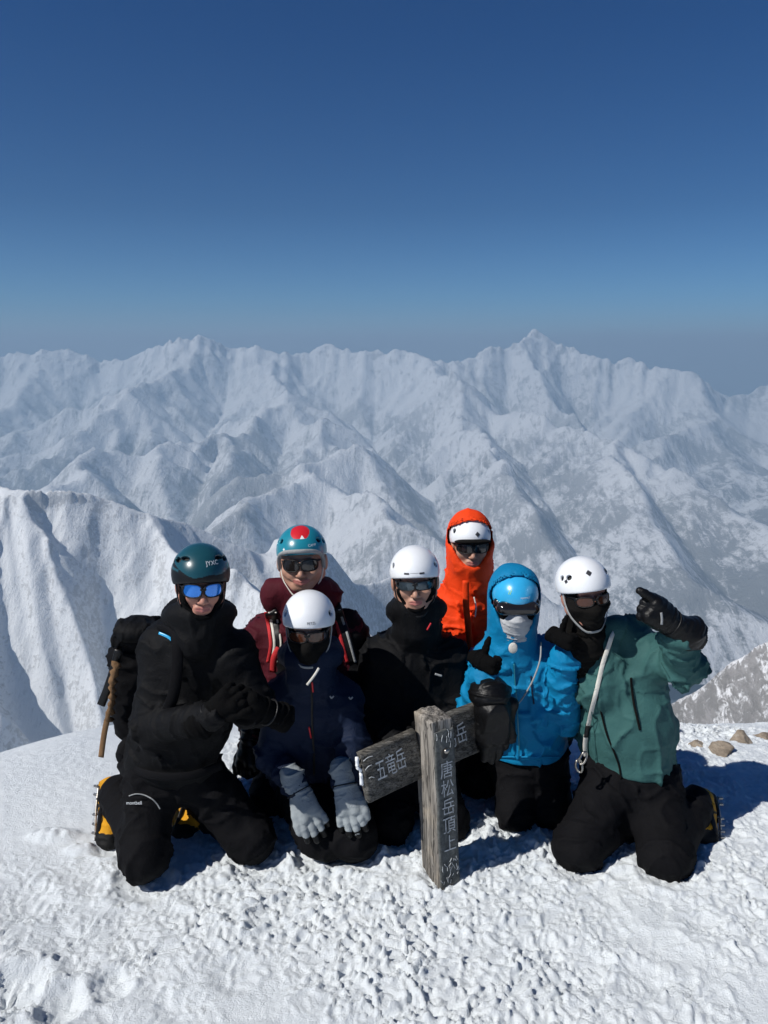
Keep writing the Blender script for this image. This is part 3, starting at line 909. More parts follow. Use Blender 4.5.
class Person:
    def __init__(s, label, J, hd, sc=1.0, wide=1.0):
        s.J = {k: P(*v) for k, v in J.items()}
        s.hd = dict(hd); s.A = rotm(hd.get('yaw', 0), hd.get('pitch', 0), hd.get('roll', 0)); s.sc = sc * hd.get('sc', 1.0)
        s.hc = s.J['head']; s.wide = wide
        lo = min(s.J['knL'][2], s.J['knR'][2])
        base = 0.5 * (s.J['knL'] + s.J['knR']); base[2] = gz(base[0], base[1])
        s.skin = []
        s.e = thing('person', base, label, 'person', 'mountaineers kneeling around the summit signpost')
        s.seed = int(abs(base[0]) * 1000) % 97

    def H(s, V):
        return np.asarray(V) @ s.A.T * s.sc + s.hc

    def h(s, *p): return s.H(np.array([p]))[0]

    def on(s, px, py, off=.004):
        """a point on the clothes already made, where the photograph shows it"""
        V = np.concatenate(s.skin); r = V - np.array([0, 0, CAMH]); dz = r[:, 1] * CP - r[:, 2] * SP
        u = W2 + FPX * r[:, 0] / dz; v = H2 - FPX * (r[:, 1] * SP + r[:, 2] * CP) / dz
        for rad in (2.5, 5, 9, 16):
            m = np.hypot(u - px, v - py) < rad
            if m.any(): return P(px, py, V[m, 1].min() - off)
        return P(px, py, V[:, 1].min())

    def put(s, name, VF, mat, local=True, **kw):
        V, F = VF
        return obj_np(name, s.H(V) if local else V, F, mat, s.e, **kw)

    # -------- body with a face, neck, trunk and limbs under the clothes
    def body(s, skin='skin'):
        J = s.J; key = (s.hd.get('smile', 0), s.hd.get('wide', 1))
        if key not in HEADS: HEADS[key] = build_head({'smile': key[0], 'wide': key[1]})
        V, F = HEADS[key]
        Vh = s.H(V)
        ops = [('u', 0, cap(J['pel'], J['chest'], .10, .11, J['shR'] - J['shL'], 1.25)), ('u', .05, cap(J['chest'], s.h(0, .03, -.15), .08, .05)), ('u', .05, cap(J['shL'], J['shR'], .045))]
        for q in 'LR':
            ops += [('u', .04, cap(J['sh' + q], J['el' + q], .045, .036)), ('u', .02, cap(J['el' + q], J['wr' + q], .034, .026)),
                    ('u', .05, cap(J['hip' + q], J['kn' + q], .07, .05)), ('u', .02, cap(J['kn' + q], J['an' + q], .045, .035))]
        Vb, Fb = solid(ops, .012)
        n0 = len(V); V2, F2 = joinm((Vh, F), (Vb, Fb))
        me = mesh_np('body', V2, F2)
        o = link('body', me, [M[skin], M['lip']], s.e)
        c = V[F].mean(1); smile = key[0]
        zc = -.0695 + .006 * smile * np.clip(np.abs(c[:, 0]) / .026, 0, 1)
        lip = (np.abs(c[:, 0]) < .024 + .008 * smile) & (np.abs(c[:, 2] - zc) < .0105 * np.sqrt(np.clip(1 - (c[:, 0] / (.027 + .009 * smile)) ** 2, 0, 1))) & (c[:, 1] < -.078)
        mi = np.zeros(len(F2), np.int32); mi[:len(F)][lip] = 1
        me.polygons.foreach_set('material_index', mi)
        return o

    # -------- trunk and sleeves
    def jacket(s, mat, hem, r=(.15, .155), arm=(.070, .060, .058, .052), depth=1.0, hood=None, collar=True, folds=1.0, res=.0075, flare=1.0, name='jacket', extra=(), sh=.072, cut_at=None, loosen=1.0, top=None, hf=.0035):
        J = s.J; side = J['shR'] - J['shL']; up = unit(J['chest'] - J['pel'])
        mid = 0.5 * (J['pel'] + J['chest'])
        ops = [('u', 0, cap(J['pel'], mid, r[0] * flare, r[0], side, 1.22 * s.wide)), ('u', .06, cap(mid, J['chest'], r[0], r[1] * .95, side, 1.2 * s.wide)),
               ('i', .010, plane(hem[0], hem[1]))]
        ops += [('u', .07, cap(J['shL'], J['shR'], sh, sh)), ('u', .06, cap(J['chest'], s.h(0, .05, -.16), .095, .075))]
        for q in 'LR':
            a, e, w = J['sh' + q], J['el' + q], J['wr' + q]
            ops += [('u', .045, cap(a, e, arm[0], arm[1])), ('u', .03, cap(e, w, arm[2] * 1.03, arm[3]))]
        if collar:
            n = unit(s.h(0, .0, -.06) - s.h(0, .02, -.20))
            ops += [('u', .03, cap(s.h(0, .022, -.20), s.h(0, .002, -.105), .095, .080)), ('s', .012, cap(s.h(0, -.01, -.10), s.h(0, -.03, .05), .068, .085))]
        if hood == 'down':
            c = s.h(0, .055, -.135)
            ops += [('u', .03, ring(c, None, .088, .040, rot=s.A @ np.array([[1, 0, 0], [0, .35, .94], [0, -.94, .35]]).T)), ('u', .04, cap(s.h(-.05, .12, -.15), s.h(.05, .12, -.15), .06, .06))]
        ops += list(extra)
        V, F = solid(ops, res)
        f = folds
        segs = [(J['pel'], J['chest'], .011 * f, .008 * f, -4.2), (s.h(0, .03, -.16), s.h(0, .03, .12), .006 if hood else hf, .0015, 0.5)]
        for q in 'LR':
            segs += [(J['sh' + q], J['el' + q], .006 * f, .010 * f, 9), (J['el' + q], J['wr' + q], .010 * f, .008 * f, 12)]
        V = wrinkle(V, F, segs, s.seed, loose=.0032 * loosen, base=.0012)
        s.skin.append(V)
        return s.put(name, (V, F), mat, False)

    def trousers(s, mat, th=(.102, .082), sh=(.080, .068), name='trousers', res=.0085, folds=1.0, pel=.125):
        J = s.J; side = J['hipR'] - J['hipL']
        ops = [('u', 0, cap(J['pel'], 0.5 * (J['hipL'] + J['hipR']), pel * .95, pel, side, 1.15))]
        for q in 'LR':
            h_, k, a = J['hip' + q], J['kn' + q], J['an' + q]
            ops += [('u', .05, cap(h_, k, th[0], th[1])), ('u', .045, cap(k, a, sh[0], sh[1]))]
        V, F = solid(ops, res); f = folds
        segs = []
        for q in 'LR': segs += [(J['hip' + q], J['kn' + q], .010 * f, .005 * f, 10), (J['kn' + q], J['an' + q], .005 * f, .007 * f, 9)]
        V = wrinkle(V, F, segs, s.seed + 11, loose=.006)
        # the knees press a little way into the crust
        V[:, 2] = np.maximum(V[:, 2], -0.045)
        s.skin.append(V)
        return s.put(name, (V, F), mat, False)

    # -------- boots: toes in the snow, heels up
    def boot(s, an, toe, up, mat='rubber', rub='rubber', crampon=False, sc=1.0):
        an = np.asarray(an, float); toe = np.asarray(toe, float); up = unit(up)      # up: ankle towards shin
        fd = unit(toe - an); sole = unit(np.cross(np.cross(fd, up), fd)) * -1.0        # direction the sole faces
        heel = an + sole * .065 * sc - fd * .045 * sc
        tp = toe
        bl = an + sole * .045 * sc
        ops = [('u', 0, cap(an + up * .13 * sc, an, .060 * sc, .054 * sc)), ('u', .03, cap(an + sole * .01, tp, .048 * sc, .036 * sc)), ('u', .03, cap(heel, bl, .042 * sc, .045 * sc))]
        ops += [('u', .015, cap(heel + sole * .012, tp + sole * .022 * sc, .034 * sc, .034 * sc, np.cross(fd, sole), 1.25))]
        V, F = solid(ops, .006)
        V = wrinkle(V, F, [(an + up * .1, an, .004, .004, 18), (an, tp, .003, .002, 12)], s.seed + 5, loose=.002)
        b = s.put('boot', (V, F), [M[mat], M[rub]], False)
        c = V[F].mean(1); t_ = (c - an) @ fd / max(1e-6, np.linalg.norm(tp - an))
        b.data.polygons.foreach_set('material_index', ((t_ > .80) | (np.abs(t_ - .18) < .05) | ((c - an) @ sole > .085)).astype(np.int32))
        so_ = [('u', 0, cap(heel + sole * .030 * sc, tp + sole * .040 * sc, .030 * sc, .033 * sc, np.cross(fd, sole), 1.3)), ('i', .004, plane(heel + sole * .022 * sc, -sole)), ('i', .004, plane(heel + sole * .050 * sc, sole))]
        V, F = solid(so_, .005); o = s.put('sole', (V, F), M[rub], False); o.parent = b
        if crampon:
            w = unit(np.cross(fd, sole)); parts = []
            for q in (-1, 1):
                parts.append(tube([heel + sole * .052 * sc + w * q * .030 * sc, 0.5 * (heel + tp) + sole * .058 * sc + w * q * .034 * sc, tp + sole * .060 * sc + w * q * .030 * sc], .0045, 6))
                for t in (0.02, 0.18, 0.55, 0.72, 0.88, 1.02):
                    c = heel + (tp - heel) * t + sole * .055 * sc + w * q * .033 * sc
                    parts.append(tube([c, c + sole * .020 * sc + w * q * .003], .0055, 6))
            for t in (0.0, 0.5, 0.85): 
                c = heel + (tp - heel) * t + sole * .054 * sc
                parts.append(tube([c - w * .033 * sc, c + w * .033 * sc], .005, 6))
            for q in (-1, 1):
                c = tp + sole * .05 * sc + w * q * .02; parts.append(tube([c, c + fd * .045 * sc + sole * .006], .004, 6))
            V, F = joinm(*parts); s.put('crampon', (V, F), M['steel'], False)
            hp = heel - fd * .01
            V, F = tube([tp + w * .040 * sc + sole * .03, an + w * .058 * sc + sole * .0, an - sole * .062 * sc, an - w * .058 * sc, tp - w * .040 * sc + sole * .03], .004, 6, (.009, .0025, fd))
            s.put('crampon_strap', (V, F), M['plastic'], False)
        return b

    # -------- helmets
    def helmet(s, mat, band=None, vents='round', size=1.0, rim=(.036, -.020), marks=(), c=(0, .008, .036), r=(.0965, .116, .099), strap='greyweb', strap_on=True, name='helmet', brim=False, visor=None):
        c = np.array(c); r = np.array(r) * size
        n = unit((0, rim[1] - rim[0], -.24)) * 1.0                 # cuts away what is below the rim line
        p = (0, -.115, rim[0])
        nn = unit(np.cross((1, 0, 0), (0, .24, rim[1] - rim[0]))); nn = nn if nn[2] < 0 else -nn
        ops = [('u', 0, ell(c, r)), ('s', .004, ell(c + (0, 0, -.004), r - .011)), ('i', .006, plane(p, nn))]
        # a rolled edge
        vn = []
        if vents == 'round': vn = [(s_ * 58 + 0, 30, .013, .010) for s_ in (-1, 1)] + [(s_ * 78, 24, .012, .010) for s_ in (-1, 1)]
        if vents == 'long': vn = [(s_ * 50, 42, .022, .008) for s_ in (-1, 1)] + [(s_ * 74, 34, .026, .009) for s_ in (-1, 1)] + [(s_ * 95, 20, .020, .009) for s_ in (-1, 1)]
        if vents == 'few': vn = [(s_ * 66, 20, .014, .011) for s_ in (-1, 1)]
        for az, el_, a_, b_ in vn:
            d = vec(math.sin(R(az)) * math.cos(R(el_)), -math.cos(R(az)) * math.cos(R(el_)), math.sin(R(el_)))
            q = c + d * r; A = frame(d)
            ops.append(('s', .003, ell(q, (a_, .03, b_), A)))
        if brim: ops += [('u', .006, ell((0, -.118 * size, rim[0] + .012), (.078, .040, .010), rotm(0, 12, 0)))]
        V, F = solid(ops, .0032)
        me = mesh_np(name, s.H(V), F); o = link(name, me, [M[mat], M[band[0]]] if band else M[mat], s.e)
        if band:
            cc = V[F].mean(1); mi = band[1](cc).astype(np.int32); me.polygons.foreach_set('material_index', mi)
        V, F = solid([('u', 0, ell(c + (0, 0, -.005), r - .013)), ('s', .004, ell(c + (0, 0, -.010), r - .024)), ('i', .004, plane(np.array(p) + (0, 0, .004), nn))], .005)
        q = s.put('helmet_liner', (V, F), M['foam']); q.parent = o
        if strap_on:
            pts = []
            for sx in (-1, 1):
                pts = [(sx * .086, -.008, .02), (sx * .082, -.018, -.03), (sx * .070, -.040, -.075), (sx * .034, -.070, -.122), (0, -.076, -.130)]
                V, F = tube(pts, .004, 8, (.0052, .0016, (sx * 1.0, -.3, 0)))
                s.put('chin_strap', (V, F), M[strap])
        for mk in marks:
            txt, size_, az, el_, m_ = mk[:5]; rl = R(mk[5]) if len(mk) > 5 else 0

            def fn(u, v, az=az, el_=el_, rl=rl):
                u2 = u * math.cos(rl) - v * math.sin(rl); v2 = u * math.sin(rl) + v * math.cos(rl)
                el2 = R(el_) + v2 / r[2]; a2 = R(az) + u2 / (r[0] * np.cos(el2) * 1.1)
                d = np.stack([np.sin(a2) * np.cos(el2), -np.cos(a2) * np.cos(el2), np.sin(el2)], 1)
                return s.H(c + d * (r + .0012))
            lo_ = lettering(txt, size_, fn, M[m_], s.e, 'logo', 1); lo_.parent = o
        return o

    # -------- eyewear
    def glasses(s, lens, frame_='plastic', w=.030, h_=.021, cx=.035, cz=.002, wrap=.080, goggle=False, rimless=False, dy=0.0):
        def shape(X, Z, sx, gw, gh, tilt=0.12):
            x = (X - sx * cx) * sx; z = Z - cz + tilt * x * 0.3
            return ((np.abs(x) / gw) ** 2.8 + (np.abs(z) / gh) ** 2.8) ** (1 / 2.8)

        def shell(X, Y, Z, t):     # curved sheet in front of the eyes
            d = np.sqrt((X / 1.0) ** 2 + ((Y - (-.108 + dy + wrap)) / 1.0) ** 2 + ((Z - cz) * 0.6) ** 2) - wrap
            return np.abs(d) - t

        def part(kind):
            def fn(X, Y, Z):
                best = None
                for sx in (-1, 1):
                    q = shape(X, Z, sx, w, h_)
                    if kind == 'lens': d = np.maximum((q - 1) * h_ * .8, shell(X, Y, Z, .0011))
                    else: d = np.maximum(np.maximum((q - 1.16) * h_ * .8, (0.98 - q) * h_ * .8), shell(X, Y, Z, .0026))
                    best = d if best is None else np.minimum(best, d)
                return np.where(Y < -.045, best, .01)
            return fn, vec(-.085, -.125 + dy, -.045), vec(.085, -.035 + dy, .045)
        V, F = solid([('u', 0, part('lens'))], .0014)
        fr = [] if rimless else [('u', 0, part('rim'))]
        fr += [('u', .004, cap((-.008, -.108 + dy, .008), (.008, -.108 + dy, .008), .0032))]
        for sx in (-1, 1):
            fr += [('u', .003, cap((sx * (cx + w * .98), -.078 + dy, .010), (sx * .079, .0, .004), .0040, .0034)), ('u', .002, cap((sx * .079, .0, .004), (sx * .080, .035, -.010), .0034, .003))]
        Vf, Ff = solid(fr, .0016)
        f = s.put('sunglasses', (Vf, Ff), M[frame_])
        L = s.put('lenses', (V, F), M[lens]); L.parent = f
        return f

    # -------- hoods and face coverings
    def balaclava(s, mat, low=True, eye=True, nose=True, name='balaclava', grow=.007, neck=True, z_top=None):
        o = [('u', 0, ell((0, .012, .035), (.075 + grow, .092 + grow, .082 + grow))),
             ('u', .035, ell((0, -.014, -.040), (.062 + grow, .068 + grow, .070 + grow))), ('u', .03, ell((0, -.064, -.085), (.030 + grow, .026 + grow, .028 + grow)))]
        for sx in (-1, 1): o += [('u', .02, ell((sx * .041, -.051, -.034), (.027 + grow, .027 + grow, .024 + grow)))]
        if nose: o += [('u', .03, ell((0, -.090, -.042), (.022 + grow, .026 + grow, .032)))]
        o += [('u', .035, cap((0, .012, -.09), (0, .035, -.22), .066, .085))]
        if eye: o += [('s', .006, ell((0, -.10, .018), (.057, .09, .025)))]
        else: o += [('s', .010, ell((0, -.11, -.012), (.062, .085, .088)))]
        V, F = solid(o, .0045)
        V = wrinkle(V, F, [(vec(0, 0, -.25), vec(0, 0, .05), .006, .001, 30)], s.seed + 3, loose=.0015, base=.0008)
        return s.put(name, (V, F), M[mat])

    # -------- hands in gloves.  o wrist, d towards the knuckles, n out of the back of the hand
    def glove(s, o, d, n, mat, thumb=1, curl=(0.3, 0.3, 0.3, 0.3), thumb_curl=0.3, thumb_out=0.6, sc=1.0, cuff=.09, cuff_r=.050, fat=1.0, tips=None, spread=.10, name='glove', strap=True, thumb_mat=None):
        o = np.asarray(o, float); d = unit(d); n = unit(n - (n @ d) * d); x = np.cross(d, n) * thumb       # x: towards the thumb side
        k = sc; W = lambda a, b, c: o + k * (a * x + b * d + c * n)
        ops = [('u', 0, cap(W(-.018, .030, 0), W(-.022, .082, 0), .024 * k * fat, .021 * k * fat)), ('u', .02 * k, cap(W(.016, .030, 0), W(.024, .084, 0), .024 * k * fat, .021 * k * fat)),
               ('u', .02 * k, cap(W(0, -.02, 0), W(0, .05, 0), .030 * k * fat, .028 * k * fat))]
        if cuff: ops += [('u', .02 * k, cap(W(0, -cuff, 0), W(0, .0, 0), cuff_r * k, .036 * k))]
        tip_ops = []
        for i, (fx, L) in enumerate(((.034, .072), (.012, .080), (-.011, .075), (-.033, .060))):
            c = curl[i]; p = W(fx, .090 - abs(fx) * .25, 0); ang = spread * (fx / .034) ; a = 0.0
            segs = (L * .46, L * .30, L * .26); rad = (.0125, .0115, .0105, .0095)
            for j in range(3):
                a += c * (1.0, 1.25, .8)[j]
                dr = math.cos(a) * (math.cos(ang) * d + math.sin(ang) * x) - math.sin(a) * n
                q = p + dr * segs[j] * k
                ops.append(('u', (.006 if j else .004) * k, cap(p, q, rad[j] * k * fat, rad[j + 1] * k * fat)))
                if tips and j == 2: tip_ops.append(('u', 0, cap(p + (q - p) * .25, q + (q - p) * .12, (rad[j] + .0012) * k * fat, (rad[j + 1] + .0014) * k * fat)))
                p = q
        p = W(.032, .022, -.004); a = thumb_out
        for j, (L, r0, r1) in enumerate(((.042, .0165, .0140), (.032, .0140, .0130), (.026, .013, .011))):
            dr = math.cos(a) * d + math.sin(a) * x * math.cos(thumb_curl * j) - n * math.sin(thumb_curl * j) * .8
            q = p + unit(dr) * L * k; ops.append(('u', .009 * k, cap(p, q, r0 * k * fat, r1 * k * fat))); p = q; a -= thumb_curl * .5
        V, F = solid(ops, .0038)
        V = wrinkle(V, F, [(W(0, -cuff, 0), W(0, .03, 0), .004, .003, 30), (W(0, .03, 0), W(0, .17, 0), .0012, .0012, 40)], s.seed + 9, base=.0007, loose=.0012)
        g = s.put(name, (V, F), M[mat], False)
        if tips:
            V, F = solid(tip_ops, .003); t_ = s.put('fingertip', (V, F), M[tips], False); t_.parent = g
        if strap:
            pts = [W(.040 * math.cos(t) * 1.0, -.004, .036 * math.sin(t)) for t in np.linspace(0, 2 * math.pi, 11)]
            V, F = tube(pts, .003, 8, (.008, .0022, d)); t_ = s.put('wrist_strap', (V, F), M['plastic'], False); t_.parent = g
        return g

    def strip(s, name, pts, mat, w=.012, t=.003, hint=(0, -1, .2), local=False, r=None):
        V, F = tube(pts, r or .004, 8, None if r else (w, t, hint))
        return s.put(name, (V, F), M[mat], local)
# ------------------------------------------------------------------ the signpost
def wood_mat(name, lo, hi, along, sc=1.0, rough=0.85):
    t = NT(name)
    k = [34.0 * sc] * 3; k[along] = 2.2 * sc
    v = t.coords('Object', tuple(k)); v2 = t.coords('Object')
    g = t.noise(1.0, 6, 0.65, v, 0.5); p = t.noise(9.0, 5, 0.65, v2); f = t.noise(1.0, 3, 0.6, t.coords('Object', tuple(4 * q for q in k)))
    c = t.ramp(g, [(0.32, lo), (0.5, tuple((a + b) * .5 for a, b in zip(lo, hi))), (0.68, hi)])
    c = t.mix(t.ramp(p, [(0.50, 0.0), (0.72, 0.55)]), c, (hi[0] * 1.2, hi[1] * 1.1, hi[2] * 0.95))
    k2 = [70.0 * sc] * 3; k2[along] = 3.0 * sc
    ck = t.noise(1.0, 3, 0.5, t.coords('Object', tuple(k2)), 1.2); crack = t.ramp(t.math('ABSOLUTE', t.math('SUBTRACT', ck, 0.5)), [(0.0, 1.0), (0.018, 0.75), (0.03, 0.0)])
    c = t.mix(t.math('MULTIPLY', crack, 0.8), c, (0.018, 0.016, 0.014))
    t.L.new(c, t.b.inputs['Base Color']); t.b.inputs['Roughness'].default_value = rough; t.b.inputs['Specular IOR Level'].default_value = 0.15
    h = t.math('ADD', t.math('ADD', t.math('MULTIPLY', g, 1.2), t.math('MULTIPLY', f, 0.7)), t.math('MULTIPLY', crack, -0.6))
    t.L.new(t.bump(h, 0.9, 0.006), t.b.inputs['Normal'])
    return t.m


def board(lo, hi, res, chip, grain, seed, bev=.006):
    """weathered timber, in its own frame: split grain, worn corners, ragged ends"""
    lo = np.array(lo, float); hi = np.array(hi, float)
    V, F = solid([('u', 0, rbox((lo + hi) / 2, (hi - lo) / 2, bev))], res)
    N = normals(V, F); q = V * 26.0; q[:, grain] = V[:, grain] * 3.0
    d = .0022 * fbm(q[:, 0], q[:, 1], q[:, 2], seed, 3) - .004 * np.clip(vnoise(q[:, 0] * 1.7, q[:, 1] * 1.7, q[:, 2] * 1.2, seed + 9) - .45, 0, 1)
    V = V + N * d[:, None]
    e = np.minimum(V[:, grain] - lo[grain], hi[grain] - V[:, grain])
    w = vnoise(V[:, 0] * 40, V[:, 1] * 40, V[:, 2] * 40, seed + 2) * chip * np.exp(-np.maximum(e, 0) / .02)
    V[:, grain] += np.where(V[:, grain] > (lo + hi)[grain] / 2, -1, 1) * np.abs(w)
    o = (grain + 2) % 3 if grain != 2 else 0
    V[:, 2 if grain == 0 else 0] += .003 * vnoise(V[:, grain] * 9, 0 * V[:, 0] + seed, seed=seed)
    return V, F


if not ONLY or 'S' in ONLY:
    TH = R(27); base = P(441, 884, 2.475); base[2] = gz(base[0], base[1])
    dwn = P(440, 884, 2.475); top = P(432, 722, 2.505)
    zz = unit(top - dwn); fx = vec(math.cos(TH), math.sin(TH), 0); fx = unit(fx - (fx @ zz) * zz); fy = np.cross(zz, fx)
    BM = np.stack([fx, fy, zz], 1)
    G = lambda V: np.asarray(V) @ BM.T + base
    sp = thing('signpost', base, 'weathered wooden summit signpost with a cross plank, carved with white lettering', 'signpost')
    L = float(np.linalg.norm(top - dwn)) + .006
    W, T = .045, .064
    mpost = wood_mat('weathered_post_wood', (0.085, 0.080, 0.074), (0.38, 0.35, 0.31), 2)
    mplank = wood_mat('dark_shaded_plank_wood', (0.045, 0.045, 0.042), (0.17, 0.163, 0.148), 0, 1.3)  # dark wood, lowered further to carry the shade on its front
    mcarve = simple('carved_white_lettering', (0.42, 0.44, 0.45), 0.8, spec=0.1, vary=0.4, vscale=90)
    mshade = simple('front_shade_tone', (0.105, 0.11, 0.105), 0.8, spec=0.1, vary=0.4, vscale=60, bump=(160, 0.6, 0.002))
    V, F = board((-W, -T, -.25), (W, T, L + .004), .0048, .006, 2, 3)
    k = np.clip((V[:, 2] - (L - .03)) / .03, 0, 1)
    V[:, 2] += k * (.004 * vnoise(V[:, 0] * 60, V[:, 1] * 60, seed=5) - .14 * np.abs(V[:, 0] + .008))
    obj_np('post', G(V), F, mpost, sp)
    # thin darker skin over the front face, its shade put into the colour
    PT = np.array([base])
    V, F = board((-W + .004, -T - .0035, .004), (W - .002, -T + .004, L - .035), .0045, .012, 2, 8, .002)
    obj_np('front_shade_skin', G(V), F, mshade, sp)
    # cross plank through the post
    zc = L - .150; tl = R(-9.5)
    PM = np.array([[math.cos(tl), 0, -math.sin(tl)], [0, 1, 0], [math.sin(tl), 0, math.cos(tl)]])
    tl = R(8)
    PM = np.array([[math.cos(tl), 0, -math.sin(tl)], [0, 1, 0], [math.sin(tl), 0, math.cos(tl)]])
    pc = vec(0, T - .020, zc)
    GP = lambda V: G(np.asarray(V) @ PM.T + pc)
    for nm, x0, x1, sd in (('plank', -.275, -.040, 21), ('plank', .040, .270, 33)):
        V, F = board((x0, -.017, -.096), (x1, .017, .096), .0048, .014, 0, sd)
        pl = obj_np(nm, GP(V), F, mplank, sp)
        fn = (lambda yo: (lambda cx, cz, sx_=1.0: (lambda u, v: GP(np.stack([cx + u * sx_, 0 * u + yo, cz + v], 1)))))(-.0205)
        if x0 < 0:
            for i, ch in enumerate('五竜岳'): lettering(ch, .088, fn(-.205 + .040 * i, .006 + .003 * i, .47), mcarve, sp, 'lettering').parent = pl
            for a, b, c, d in ((-.262, .070, -.225, .074), (-.262, .035, -.235, .044), (-.255, .000, -.235, -.006)):
                V, F = tube([vec(a, -.0195, b), vec((a + c) / 2, -.0195, (b + d) / 2 + .004), vec(c, -.0195, d)], .0015, 5)
                obj_np('carved_scratch', GP(V), F, mcarve, sp).parent = pl
            V, F = tube([vec(-.276, -.004, .085), vec(-.281, -.004, .05), vec(-.274, -.006, .03), vec(-.280, -.004, -.02)], .007, 7)
            V = V + .003 * np.stack([vnoise(V[:, 0] * 90, V[:, 1] * 90, V[:, 2] * 90, 4)] * 3, 1)
            rim = obj_np('rime_ice', GP(V), F, simple('rime_ice', (0.8, 0.82, 0.84), 0.5), sp); rim.parent = pl
        else:
            for i, ch in enumerate('馬岳'): lettering(ch, .088, fn(.083 + .048 * i, .004 + .003 * i, .54), mcarve, sp, 'lettering').parent = pl
    # vertical summit name
    for i, ch in enumerate('唐松岳頂上'):
        lettering(ch, .068, (lambda zc_: (lambda u, v: G(np.stack([.004 + u * .80, 0 * u - T - .0058, zc_ + v], 1))))(L - .190 - .070 * i), mcarve, sp, 'lettering')
    rng = np.random.default_rng(4); sc_ = []
    for i in range(26):
        x = rng.uniform(-.036, .036); z = rng.uniform(.006, .105)
        dx_, dz_ = rng.uniform(-.010, .010), rng.uniform(.006, .022)
        sc_.append(tube([vec(x, -T - .0045, z), vec(x + dx_ * .6, -T - .0045, z + dz_ * .5), vec(x + dx_, -T - .0045, z + dz_)], .0014, 5))
    V, F = joinm(*sc_); obj_np('worn_carving', G(V), F, mcarve, sp); sc_ = []
    for i in range(8):
        x = rng.uniform(-.03, .035); z = L - rng.uniform(.05, .12)
        sc_.append(tube([vec(x, -T - .0045, z), vec(x + .002, -T - .0045, z + .012), vec(x + rng.uniform(-.008, .008), -T - .0045, z + .024)], .0012, 5))
    V, F = joinm(*sc_); obj_np('worn_carving', G(V), F, mcarve, sp)
    V, F = solid([('u', 0, ell((.004, -T - .010, L - .115), (.010, .007, .009))), ('u', .004, ell((.012, -T - .008, L - .113), (.007, .006, .006)))], .002)
    obj_np('bolt', G(V), F, M['steel'], sp)
    V, F = solid([('u', 0, ell((.000, -T - .003, L - .125), (.016, .004, .021)))], .003)
    obj_np('knot_hole', G(V), F, M['foam'], sp)

PEOPLE = {}
DN = (0, 0, -1)


def hemz(px, py, Y): return (P(px, py, Y), DN)


